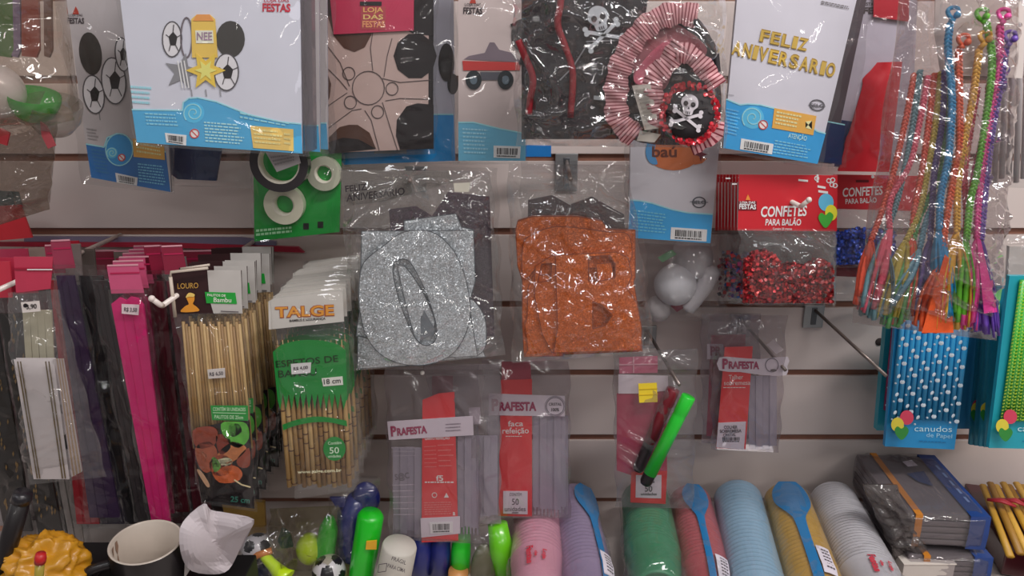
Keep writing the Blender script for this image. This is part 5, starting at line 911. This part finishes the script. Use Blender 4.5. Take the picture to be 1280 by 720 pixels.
# pink headers and grey card tops crowded above
for k, (x0, x1, v0, v1, h, dd) in enumerate(((-8, 34, 312, 330, '#b03a58', .14), (-60, 12, 328, 372, '#a82a3c', .21), (30, 82, 310, 345, '#8c8078', .12), (66, 100, 306, 350, '#7c7270', .15), (64, 98, 302, 316, '#a01c30', .10), (206, 232, 322, 342, '#8a8080', .10), (84, 118, 312, 352, '#5c5450', .09))):
    pl = Plane(dd); o = MB().poly(pl, [(x0, v0), (x1, v0 - 1), (x1 + 3, v1), (x0 + 2, v1 + 1)], M(h, .42, coat=.3), 0, .002).build('header_card')
    tag(o, ['pink header card at the far left under the red strip', 'red header card cut by the left edge above the lace', 'grey header card behind the white ribbon pack', 'grey header card above the purple ribbon', 'small red header card under the red strip', 'grey header card left of the long skewer header', 'dim grey header card above the black ribbons'][k], 'card')
# lower left: white and purple-red printed packet
p = Plane(.10); t = thing('printed_packet', 'white packet with red and purple bars in the lower left corner', 'packet', tuple(p.p(0, 560)))
b = MB(); b.poly(p, [(-60, 520), (6, 520), (30, 690), (-60, 690)], M('#7c7476', .5), 0, .004); b.poly(p, [(-60, 566), (14, 568), (15, 580), (-60, 580)], M('#a01c34', .45), .0006); b.poly(p, [(-60, 582), (16, 582), (17, 594), (-60, 596)], M('#4c1c50', .45), .0006); b.poly(p, [(-60, 656), (24, 658), (26, 664), (-60, 664)], M('#8a5c44', .45), .0006); b.build('card', t)

# ================================================================ things standing on the shelf, left to centre
FRONT = -.42
blk = M('#141012', .4, coat=.3)
# black tray
zt = ZS
mzz = Plane(.30).p(182, 676).z - .092; yb = Plane(.32).p(54, 704); tb = Plane(.26).p(270, 716)
t = thing('black_stand', 'stepped black stand under the mug, tissue and yellow bag, lower left', 'stand', (-.42, -.30, ZS)); sm_ = M('#0d0b0c', .55)
for nm, x_, y_, sx_, sy_, top_ in (('mug_step', Plane(.30).p(182, 676).x, -.30, .094, .094, mzz), ('tissue_step', tb.x + .002, -.262, .070, .07, tb.z + .001), ('bag_step', yb.x - .002, -.31, .110, .11, yb.z - .020)):
    b = MB(); b.box((x_, y_, (ZS + top_) / 2 + .0005), sx_, sy_, top_ - ZS - .001, sm_, bev=.002); b.build(nm, t)
# mug
c = Plane(.30).p(182, 676); mz = c.z; mx, my = c.x, c.y; R = .0375
H = .090
t = thing('coffee_mug', 'black mug with stained white inside, standing lower left', 'mug', (mx, my, mz - .09)); AX = Vector((.07, -.06, 1)).normalized(); B0 = Vector((mx, my, mz)) - AX * H
b = MB(); b.lathe([(.0001, 0), (R * .8, 0), (R * .84, .003), (R * .98, H * .6), (R, H - .001)], B0, AX, blk, 48); b.build('black_outside', t)
im = M('#a49a90', .3, coat=.4, var=.12, scale=30); b = MB(); b.lathe([(R, H - .0015), (R - .0012, H), (R - .0028, H - .001), (R * .88, H * .5), (R * .74, .006), (.0001, .005)], B0, AX, im, 48); b.build('white_inside', t)
b = MB(); st = M('#5a3a2c', .5); r = random.Random(2)
s1 = AX.orthogonal().normalized(); s2 = AX.cross(s1)
rr = lambda z: R * .74 + (R * .88 - R * .74) * (z / (H * .5)) if z < H * .5 else R * .88 + (R - .0028 - R * .88) * (z - H * .5) / (H * .5)
for k in range(4):
    a = 2.2 + k * .45 + r.uniform(-.1, .1); zt_ = H * r.uniform(.84, .95); zb_ = H * r.uniform(.3, .5); n0 = len(b.v); vs = []
    for q in range(8):
        f = q / 7; z = zt_ * (1 - f) + zb_ * f; w_ = (.05 + .05 * math.sin(q * 2.1 + k)) * (1 - .6 * f)
        for e in (-w_, w_): vs.append(B0 + AX * z + (s1 * math.cos(a + e + .12 * f) + s2 * math.sin(a + e + .12 * f)) * (rr(z) - .0007))
    b.add(vs, [(2 * q, 2 * q + 1, 2 * q + 3, 2 * q + 2) for q in range(7)], M('#7c6252', .5))
b.build('coffee_stains', t)
b = MB(); hp_ = [Vector((mx - R * .9, my - .012, mz - .02)), Vector((mx - R - .02, my - .02, mz - .026)), Vector((mx - R - .022, my - .02, mz - .05)), Vector((mx - R * .85, my - .01, mz - .062))]; b.tube([tuple(x) for x in catmull([tuple(z) for z in hp_], 5, False)], .0055, blk, 10); b.build('handle', t)
# crumpled paper
def crumple(name, label, cat, cpt, size, m, seed, sc=(1, .7, .8), noise_=.5, seg=22):
    from mathutils import noise as nz
    t = MB(); r = random.Random(seed); V = []
    rings = seg // 2 + 2
    b = MB(); b.sphere(cpt, size, m, seg, rings, sc)
    for i, v in enumerate(b.v):
        d = (v - Vector(cpt)); n_ = 1 - abs(nz.noise(d * (1.7 / size) + Vector((seed, 0, 0)))) * 2.2; n2 = 1 - abs(nz.noise(d * (3.6 / size) + Vector((0, seed, 0)))) * 2; n3 = 1 - abs(nz.noise(d * (7.5 / size) + Vector((seed, seed, 3)))) * 2; k = 1 + noise_ * (.55 * (n_ - .6) + .20 * (n2 - .5) + .05 * (n3 - .5)); b.v[i] = Vector(cpt) + d * k
    o = b.build(name); return tag(o, label, cat)
p = Plane(.26, 270, 680); t = thing('crumpled_tissue', 'crumpled white paper tissue right of the black mug', 'tissue', tuple(p.p(270, 716)))
out_ = [(229, 652), (253, 632), (262, 640), (284, 644), (316, 652), (306, 672), (298, 690), (286, 712), (268, 718), (240, 714), (228, 698), (224, 672)]
pm3 = M('#aaa2a6', .8, var=.03); NR = 9; r = np.random.default_rng(4); ctr = (264, 678); per = catmull(out_, 3); G = np.zeros((NR, len(per) + 1, 3))
fold = [(r.uniform(-30, 30), r.uniform(0, PI), r.uniform(-.0012, .0012)) for _ in range(9)]
for a_ in range(NR):
    f = a_ / (NR - 1) + .001
    for i_ in range(len(per) + 1):
        q = per[i_ % len(per)]; u = ctr[0] + (q[0] - ctr[0]) * f; v = ctr[1] + (q[1] - ctr[1]) * f; dd_ = .022 * (1 - f * f)
        for o_, an_, am_ in fold: dd_ += am_ * abs((u - ctr[0]) * math.cos(an_) + (v - ctr[1]) * math.sin(an_) - o_) * .35
        G[a_, i_] = p.p(u, v, dd_)
b = MB(); b.grid(G[:, ::-1], pm3, False); G2 = G.copy(); G2[..., 1] += .004; b.grid(G2, pm3, False)
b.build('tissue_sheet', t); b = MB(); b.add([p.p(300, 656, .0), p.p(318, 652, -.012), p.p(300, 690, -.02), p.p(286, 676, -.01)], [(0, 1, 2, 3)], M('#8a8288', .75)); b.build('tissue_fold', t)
# yellow plastic bag + tube
c = Plane(.32).p(54, 704); crumple('yellow_plastic_bag', 'crumpled translucent yellow plastic bag in the lower left corner', 'plastic bag', c, .044, M('#a8761a', .35, coat=.3, var=.25), 3, (1, .7, .66), .75, 90)
pz = Plane(.37); t = thing('small_tube', 'small clear tube with red cap in front of the yellow bag', 'tube', tuple(pz.p(48, 745)))
b = MB(); b.tube([pz.p(47, 750), pz.p(50, 702)], .0042, M('#8a7c30', .25, coat=.5), 14); b.build('tube_body', t); b = MB(); b.tube([pz.p(50, 703), pz.p(50.6, 698), pz.p(51, 692)], [.0052, .0055, .0046], M('#a01c1e', .4), 16); b.build('red_cap', t)
pz = Plane(.33); t = thing('black_tube', 'thin black tube leaning at the left edge above the yellow bag', 'tube', tuple(pz.p(-4, 720))); b = MB(); b.tube([pz.p(-6, 740), pz.p(8, 690), pz.p(27, 622)], [.009, .0095, .009], blk, 14); b.build('tube_body', t); b = MB(); b.tube([pz.p(26, 626), pz.p(29, 616)], [.0098, .0088], M('#1e1c20', .3), 14); b.build('tube_cap', t)
# beige card under skewers
pz = Plane(.10); t = tag(MB().poly(pz, [(276, 624), (330, 628), (332, 668), (300, 672), (282, 650)], M('#9a7a3c', .5), 0, .006).build('yellow_card'), 'mustard card behind the white tissue, below the long skewers', 'card')
# --- bags of noisemakers
def foot(u, v, d): return Plane(d).p(u, v)
sg = M('#16a01c', .3, coat=.45, var=.05); ylw = M('#a9c814', .35, coat=.4, var=.06); nv = M('#141c5c', .35, coat=.4, var=.12)
pN = Plane(.17, 420, 680); t = thing('toy_horn_bag', 'clear bag of green and yellow toy horns left of the navy one', 'toy bag', tuple(pN.p(380, 735)), 'bags of toy horns')
b = MB(); b.tube([pN.p(404, 735), pN.p(406, 690), pN.p(411, 660), pN.p(412, 647)], [.013, .0135, .012, .006], sg, 20); b.build('green_horn', t)
b = MB(); b.sphere(pN.p(387, 686), .0175, ylw, 22, 14, (1, 1, 1.25)); b.build('yellow_balloon', t)
def ballsoc(parent, c, r, seed=0, name='football'):
    phi = (1 + 5 ** .5) / 2; ico = [Vector(v).normalized() for v in [(0, s1, s2 * phi) for s1 in (1, -1) for s2 in (1, -1)] + [(s1, s2 * phi, 0) for s1 in (1, -1) for s2 in (1, -1)] + [(s2 * phi, 0, s1) for s1 in (1, -1) for s2 in (1, -1)]]
    w_, k_ = M('#aeaaae', .35, coat=.4, var=.03), M('#17151a', .35, coat=.4); b = MB(); b.sphere(c, r, w_, 44, 26); ki = b.mat(k_)
    from mathutils import Euler
    e = Euler((seed, seed * .7, .4)).to_matrix()
    for i, f in enumerate(b.f):
        d = (sum((b.v[j] for j in f), Vector()) / len(f) - Vector(c)).normalized(); d = e @ d
        if max(d.dot(v) for v in ico) > .925: b.mi[i] = ki
    return b.build(name, parent)
ballsoc(t, pN.p(411, 714, .02), .0215, .5); b = MB(); b.sphere(pN.p(430, 716, .0), .018, M('#6e6a3c', .4), 18, 12); b.build('olive_ball', t)
b = MB(); b.poly(pN, [(347, 676), (352, 660), (362, 668), (366, 684), (352, 686)], M('#16403c', .4), .004, .004); b.build('teal_piece', t)
bag(pN, [(338, 636), (424, 632), (436, 735), (330, 735)], film(.06, '#cfc8b4', .08), puff=.028, creases=60, seed=150, back=.01, cell=.0032, amp=(.3, 1.2)).build('clear_bag', t)
pN2 = Plane(.19, 330, 700); t = thing('toy_horn_bag', 'lime trumpet and small football right of the white tissue', 'toy bag', tuple(pN2.p(335, 735)), 'bags of toy horns')
b = MB(); A = pN2.p(326, 690, .0); D = pN2.p(357, 724, .02); d = (D - A); L = d.length; b.lathe([(.004, 0), (.0065, L * .1), (.0075, L * .5), (.0105, L * .85), (.0145, L), (.0132, L + .0005), (.0095, L * .84), (.006, L * .4)], A, d, ylw, 28); b.build('lime_trumpet', t)
ballsoc(t, pN2.p(322, 686, -.012), .020, 1.7); b = MB(); b.tube([pN2.p(308, 704, .004), pN2.p(322, 694, .008), pN2.p(340, 688, .002)], .0042, M('#b06a34', .4), 10); b.build('orange_band', t); b = MB(); b.sphere(pN2.p(330, 712, -.016), .015, M('#1c2240', .4), 18, 12); b.build('navy_piece', t)
bag(pN2, [(300, 664), (352, 664), (372, 750), (306, 750)], CLEAR2, puff=.026, creases=40, seed=151, back=.02, cell=.0032).build('clear_bag', t)
pN3 = Plane(.155, 450, 660); t = thing('navy_toy_bag', 'shiny navy blue toy in clear bag, left of the tall green tube', 'toy bag', tuple(pN3.p(440, 735)))
b = MB(); b.tube([pN3.p(438, 720), pN3.p(437, 690), pN3.p(440, 640), pN3.p(447, 622)], [.018, .0185, .019, .012], nv, 20); b.build('navy_tube', t); b = MB(); b.sphere(pN3.p(458, 622), .020, nv, 22, 14, (.9, .5, 1.15)); b.build('navy_bowl', t); b = MB(); b.poly(pN3, [(412, 622), (432, 622), (430, 634), (420, 634)], nv, .01, .003); b.build('navy_tab', t)
bag(pN3, [(410, 598), (474, 598), (472, 724), (414, 724)], CLEAR2, puff=.022, creases=50, seed=152, back=.02, cell=.0032).build('clear_bag', t)
pN4 = Plane(.19, 460, 680); t = thing('green_toy_tube', 'tall bright green tube with an orange sticker', 'toy', tuple(pN4.p(450, 735)))
b = MB(); b.lathe([(.0001, 0), (.013, .001), (.0165, .006), (.0165, .06), (.0155, .115), (.015, (pN4.p(447, 748) - pN4.p(464, 640)).length)], pN4.p(464, 640), pN4.p(447, 748) - pN4.p(464, 640), sg, 26); b.build('green_tube', t); b = MB(); b.poly(pN4, [(458, 677), (471, 676), (470.5, 687), (457, 687)], M('#c09020', .5), .0195, .0018); b.build('orange_sticker', t)
pN5 = Plane(.22, 495, 700); t = thing('white_roll', 'white paper roll with dark printing under the left cutlery pack', 'roll', tuple(pN5.p(488, 735)))
b = MB(); A = pN5.p(500, 680, 0); D = pN5.p(481, 774, .0); d = D - A; L = d.length; b.lathe([(.0001, 0), (.020, .0005), (.0215, .004), (.0225, L), (.0001, L)], A, d, M('#a8a49c', .6, var=.04), 30); b.build('paper_roll', t)
b = MB(); pp = Plane(.2455, 495, 700); b.text(pp, 'FRÁGIL', (489, 700), (507, 706), 5, gtx, 0, .01); b.text(pp, 'PARA CIMA', (484, 709), (506, 716), 5, gtx, 0, .01); b.ring(pp, 478, 710, 6, 8, .8, gtx, 0, n=4, rot=45); b.build('dark_print', t)
t = None
pN6 = Plane(.16, 520, 700)
for k, (x0, x1, m, lb, w_) in enumerate(((528, 522, nv, 'navy tube under the left cutlery pack, left one', .017), (552, 548, nv, 'navy tube under the left cutlery pack, right one', .014), (578, 574, sg, 'bright green tube under the barcode of the left cutlery pack', .013), (622, 632, M('#56a812', .3, coat=.5), 'glossy lime green tube left of the pink cups', .016))):
    o = MB().tube([pN6.p(x0, 655, .0), pN6.p((x0 + x1) / 2, 690, .006), pN6.p(x1, 724, .0)], [w_ * .8, w_, w_ * 1.02], m, 22).build('toy_tube'); tag(o, lb, 'toy tube', 'toy tubes on the shelf')
    if k == 2: o2 = MB().tube([pN6.p(573, 714, .018), pN6.p(572, 724, .015)], .0130, M('#b07a48', .4), 18).build('orange_cap', o)
p = Plane(.165, 604, 690); t = thing('olive_toy_bag', 'dim olive toy in crumpled clear bag left of the lime tube', 'toy bag', tuple(p.p(600, 740))); b = MB(); b.sphere(p.p(606, 715), .024, M('#4c4a34', .5), 20, 12, (.8, .6, 1.8)); b.build('olive_toy', t); bag(p, [(586, 660), (618, 655), (622, 730), (582, 730)], CLEAR2, puff=.026, creases=30, seed=160, back=.01).build('clear_bag', t)

# ================================================================ cup stacks, lying on the shelf towards the wall
def cups(label, far, near, r_far, r_near, hexc, n=26, spoon=None, lab=None, printed=False, film_m=None, seed=1, clearcup=False, rings=.0007):
    """far/near: (u, v, d) axis ends"""
    A = Plane(far[2]).p(far[0], far[1]); D = Plane(near[2]).p(near[0], near[1])
    A.z = ZS + r_far + .002; D.z = ZS + r_near + .012
    t = thing('cup_stack', label, 'cup stack', (D.x, D.y, ZS), 'bagged stacks of disposable cups'); d = D - A; L = d.length; dn = d.normalized(); m = M(hexc, .38, coat=.25, gain=1.08, var=.06, alpha=.92 if clearcup else 1)
    step = (L - .07) / (n - 1); me0 = None
    for k in range(n):
        last = k == n - 1; s = step * k; b = MB(); R0 = r_far + (r_near - r_far) * k / (n - 1); ln = .07
        prof = [(R0, 0), (R0 + rings * .5, .0006), (R0 + rings * .5, .0024), (R0 - .0002, .0034)]
        prof += [(R0 * .90, ln * .5), (R0 * .80, ln - .003), (R0 * .78, ln - .001), (R0 * .74, ln), (R0 * .70, ln), (R0 * .68, ln - .003), (.0001, ln - .003)] if last else [(R0 * .985, step + .002)]
        b.lathe(prof, A + dn * s, dn, m, 36); b.build('cup', t)
    b = MB(); ax = dn; up = Vector((0, 0, 1)); side = dn.cross(up).normalized(); n_ = ax.cross(side)
    def surf(f, ang, lift=.0025):
        c = A + d * f; R0 = (r_far + (r_near - r_far) * f) if f < .75 else (r_near * (1 - (f - .75) * .8)); return c + (side * math.sin(ang) + up * math.cos(ang)) * (R0 + lift)
    if spoon:
        f0, f1, a0, wd = spoon; P = []; pf = [(0, .45), (.06, .9), (.14, 1.0), (.22, .85), (.32, .45), (.40, .26), (.7, .22), (1, .26)]
        vs = []; fs = []
        for q, (f, ww) in enumerate(catmull(pf, 4, False)):
            ff = f0 + (f1 - f0) * f
            for j in range(7): vs.append(surf(ff, a0 + wd * ww * (j / 6 - .5), .0035 - .0015 * math.cos(PI * (j / 6 - .5)) * (f < .3)))
        nn = len(vs) // 7; fs = [(i * 7 + j, i * 7 + j + 1, (i + 1) * 7 + j + 1, (i + 1) * 7 + j) for i in range(nn - 1) for j in range(6)]
        b = MB(); b.add(vs, fs, M('#1c78b4', .35, coat=.4, gain=1.0), True); b.build('blue_spoon_print', t)
    if lab:
        f0, f1, a0, a1 = lab; b = MB(); V = [surf(f, a, .0040) for f, a in ((f0, a0), (f0, a1), (f1, a1), (f1, a0))]; vs = []
        for i in range(5):
            for j in range(4): vs.append(surf(f0 + (f1 - f0) * i / 4, a0 + (a1 - a0) * j / 3, .0040))
        b.add(vs, [(i * 4 + j, i * 4 + j + 1, (i + 1) * 4 + j + 1, (i + 1) * 4 + j) for i in range(4) for j in range(3)], M('#bcb6c0', .45), True)
        for row in range(6):
            x = .15
            for q in range(3): vs = [surf(f0 + (f1 - f0) * (.12 + row * .13 + dd_), a0 + (a1 - a0) * (x + .2 * q + e), .0044) for dd_, e in ((0, 0), (0, .15), (.05, .15), (.05, 0))]; b.add(vs, [(0, 1, 2, 3)], gtx)
        b.build('white_label', t)
    if printed:
        pr, size, red_ = printed; b = MB()
        for line_, (word, hh) in enumerate((('Loja', .6), ('de', .45), ('Festas', 1.0))):
            vs, fs = textmesh(word, .05); W_ = size * (1.0 if line_ == 2 else .55 if line_ == 0 else .3); f_c, a_c = pr; out = []
            for x, y in vs:
                ang = a_c + (line_ - 1) * size * 9; out.append(surf(f_c + (x - .5) * W_ / L * 1.0, ang - y * size * 7 * hh, .0022))
            b.add(out, fs, red_)
        b.build('red_logo', t)
    # clear bag as a tube round the stack with crinkles
    r_ = np.random.default_rng(seed); nu, nv = 90, 110; F = np.linspace(-.05, 1.06, nv); G = np.zeros((nv, nu + 1, 3)); cre = [(r_.uniform(0, 1), r_.uniform(0, 2 * PI), r_.uniform(0, PI), r_.uniform(.003, .007), r_.uniform(.01, .04)) for _ in range(70)]
    for j, f in enumerate(F):
        c = np.array(A + d * float(f)); R0 = r_far + (r_near - r_far) * min(1, max(0, f)) + .0022
        if f > .93: R0 *= max(.45, 1 - ((f - .93) / .13) ** 2 * .55)
        if f < .02: R0 *= max(.35, 1 - ((.02 - f) / .07) ** 2 * .65)
        ang = np.linspace(0, 2 * PI, nu + 1); dd_ = np.zeros(nu + 1)
        for (f_, a_, o_, w_, l_) in cre:
            x = (f - f_) * L; y = ((ang - a_ + PI) % (2 * PI) - PI) * R0; al = x * math.cos(o_) + y * math.sin(o_); di = -x * math.sin(o_) + y * math.cos(o_); dd_ += w_ * .38 * np.clip(1 - np.abs(di) / w_, 0, 1) * np.clip(1 - (al / l_) ** 2, 0, 1)
        dd_[-1] = dd_[0]; rr = R0 + dd_; sx = np.sin(ang)[:, None] * np.array(side); sz_ = np.cos(ang)[:, None] * np.array(up)
        G[j] = c + (sx + sz_) * rr[:, None]; G[j][:, 2] = np.maximum(G[j][:, 2], ZS + .0006)
    b = MB(); b.grid(G, film_m or film(.045, rough=.07)); b.build('clear_bag', t); return t
redp = M('#b01c34', .45)
cups('pink cup stack with red logo on its base cup', (672, 640, .06), (672, 700, .27), .033, .034, '#c4889c', 20, printed=((.80, .1), .032, redp), seed=1)
cups('lilac cup stack with blue spoon print and white label, right of the pink one', (716, 640, .05), (746, 716, .30), .031, .033, '#8a7a9a', 24, spoon=(.0, 1.0, -.55, 1.2), lab=(.66, .84, -.95, -.45), seed=2)
cups('green cup stack standing between the lilac and red stacks', (806, 640, .05), (824, 706, .26), .034, .036, '#2a7a54', 22, seed=3)
cups('coral red cup stack with blue spoon print, right of the green one', (862, 640, .05), (896, 716, .29), .030, .032, '#a84c54', 24, spoon=(.0, 1.0, -.05, 1.1), lab=(.72, .9, -.75, -.25), seed=4)
cups('pale blue cup stack without spoon print', (921, 640, .05), (966, 722, .33), .034, .0355, '#84a8c2', 26, seed=5)
cups('yellow cup stack with a large blue spoon print', (982, 640, .05), (1044, 722, .32), .032, .035, '#b8903c', 26, spoon=(.0, 1.0, .1, 1.5), lab=(.60, .80, -.55, -.1), seed=6)
cups('white cup stack with red logo and visible rims, right of the yellow one', (1040, 636, .05), (1116, 722, .30), .032, .036, '#b4b2b8', 30, printed=((.80, -.1), .032, redp), seed=7, rings=.0026)
# white small box in front of navy packs
def cornerbox(name, label, cat, quad, z0, z1, m, parts=None): ...
tx = onz(1150, 694, ZS + .035); t = thing('white_box', 'small white carton in front of the grey napkin packs', 'box', (tx.x, tx.y, ZS)); b = MB(); b.box((tx.x + .004, tx.y - .002, ZS + .0175), .066, .030, .033, M('#a9a29c', .5, var=.04), bev=.001); b.build('carton', t); b = MB(); b.box((tx.x + .004, tx.y - .002, ZS + .0342), .068, .032, .0018, M('#b4ada6', .5), bev=.0006); b.build('lid_flap', t)
# napkin packs
def napkin(label, x, y, z, rot, dz, sx, sy, seed):
    from mathutils import Matrix
    t = thing('napkin_pack', label, 'napkin pack', (x, y, z), 'stacked grey napkin packs'); R = Matrix.Rotation(rot, 3, 'Z'); gr = M('#5c5556', .5, var=.12, scale=60); nb = M('#12326c', .42, coat=.3); og = M('#a86a20', .45)
    def loc(px, py, pz): return Vector((x, y, z)) + R @ Vector((px, py, pz))
    n = 5
    for k in range(n): b = MB(); b.box((0, 0, 0), sx - .006, sy - .004, dz / n * .86, gr, bev=.002); b.v = [loc(*(v + Vector((0, 0, dz * (k + .5) / n)))) for v in b.v]; b.build('napkin_fold', t)
    b = MB()
    for (x0, x1, m, lift) in ((-sx * .30, -sx * .22, og, .0012), (sx * .30, sx * .52, nb, .0016)):
        pr = [(-sy / 2 - .002, 0), (-sy / 2 - .003, dz * .5), (-sy / 2 - .001, dz + lift), (sy * .5, dz + lift), (sy * .5 + .002, dz * .5)]
        vs = [loc(px, a, c) for a, c in pr for px in (x0, x1)]; b.add(vs, [(2 * i, 2 * i + 1, 2 * i + 3, 2 * i + 2) for i in range(4)], m)
    b.build('printed_bands', t)
    b = MB(); vs = [loc(px, py, dz + .0022) for px, py in ((-.005, .02), (sx * .2, .03), (sx * .16, -.01), (sx * .02, .0))]; b.add(vs, [(3, 2, 1, 0)], M('#1c2c50', .45)); vs = [loc(px, py, dz + .0026) for px, py in ((sx * .02, sy * .34), (sx * .16, sy * .38), (sx * .18, sy * .28), (sx * .04, sy * .25))]; b.add(vs, [(3, 2, 1, 0)], M('#bcb4bc', .45))
    for q in range(5): vs = [loc(px, py, dz + .0024) for px, py in ((sx * .40, sy * (.3 - q * .13)), (sx * .43, sy * (.3 - q * .13)), (sx * .43, sy * (.22 - q * .13)), (sx * .40, sy * (.22 - q * .13)))]; b.add(vs, [(0, 1, 2, 3)], M('#6a84b0', .5))
    b.build('top_print', t)
    r_ = np.random.default_rng(seed); na, nb_ = 80, 60; G = np.zeros((nb_, na + 1, 3)); cre = [(r_.uniform(-sx / 2, sx / 2), r_.uniform(0, 1), r_.uniform(0, PI), r_.uniform(.002, .005), r_.uniform(.01, .04)) for _ in range(60)]
    hw, hh = sy / 2 + .004, dz / 2 + .003
    for j in range(nb_):
        px = -sx / 2 - .008 + (sx + .016) * j / (nb_ - 1); e = min(1, (px + sx / 2 + .008) / .012, (sx / 2 + .008 - px) / .012)
        for i in range(na + 1):
            a = 2 * PI * i / na; ca, sa = math.cos(a), math.sin(a); k = (abs(ca) ** 6 + abs(sa) ** 6) ** (-1 / 6); dsp = 0; s_ = i / na
            for (x_, a_, o_, w_, l_) in cre:
                X = px - x_; Y = (s_ - a_) * 2 * (sx + sy) * .5; al = X * math.cos(o_) + Y * math.sin(o_); di = abs(-X * math.sin(o_) + Y * math.cos(o_))
                if di < w_ and abs(al) < l_: dsp += w_ * .5 * (1 - di / w_) * (1 - (al / l_) ** 2)
            if i == na: G[j, i] = G[j, 0]; continue
            G[j, i] = loc(px, (hw * k * ca + dsp * ca) * (.6 + .4 * e), dz / 2 + (hh * k * sa + dsp * sa) * (.5 + .5 * e))
    b = MB(); b.grid(G, film(.07, '#cfcbd0', .08)); b.build('clear_wrap', t)
e1 = onz(1165, 668, ZS + .035)
napkin('lower grey napkin pack with blue and orange bands, under its twin', .566, -.112, ZS + .002, -.06, .040, .105, .150, 5)
napkin('upper grey napkin pack with blue and orange bands and white sticker', .556, -.100, ZS + .0505, -.08, .046, .112, .155, 6)
t = thing('grey_film_bag', 'flattened grey clear bag between white cups and napkin packs', 'plastic bag', (.43, -.15, ZS)); pl = Plane(.17, 1100, 650); bag(pl, [(1078, 606), (1120, 606), (1165, 700), (1120, 700)], film(.3, '#8e8786', .1), puff=.008, creases=50, seed=171, back=.012, cell=.003, amp=(.3, 1.2)).build('film', t)
# bundle of fire-starter sticks and dark red box, lower right
t = thing('bamboo_stick_bundle', 'bundle of flat yellow sticks with red ribbons, lower right corner', 'stick bundle', (.66, -.12, ZS + .03)); r = random.Random(5)
for k in range(9):
    b = MB(); o = W(1222 + 8 * k, 640 + (k % 2) * 2, .04); e = W(1262 + 12 * k, 700, .19); o.z = ZS + .055 + .004 * (k % 2); e.z = ZS + .045 + .004 * (k % 2); b.tube([o, e], .0052, M(('#a8802c', '#8a6424', '#b8903c')[k % 3], .45, var=.15), 6, flat=.6); b.build('flat_stick', t)
rbm = M('#8a1c28', .5)
for k in range(3): b = MB(); a = W(1228 + 18 * k, 652 + 6 * k, .09); c = W(1262 + 14 * k, 668 + 2 * k, .11); a.z = ZS + .064; c.z = ZS + .066; b.tube([a, (a + c) / 2 + Vector((0, 0, .004)), c], [.004, .0065, .003], rbm, 8, flat=.4); b.build('red_ribbon', t)
t = thing('dark_red_box', 'dark wine flat box lying under the yellow stick bundle', 'box', (.735, -.1, ZS)); b = MB(); b.box((.735, -.105, ZS + .020), .14, .17, .036, M('#3c1018', .35, coat=.4, var=.15), rot=-.25, bev=.002); b.build('box_body', t)
t = thing('brown_wrapped_block', 'brown film-wrapped block at the very bottom right', 'block', (.68, -.25, ZS)); b = MB(); b.box((.72, -.235, ZS + .0215), .15, .04, .042, M('#4c3834', .35, coat=.5, var=.2), rot=-.1, bev=.003); b.build('block', t)
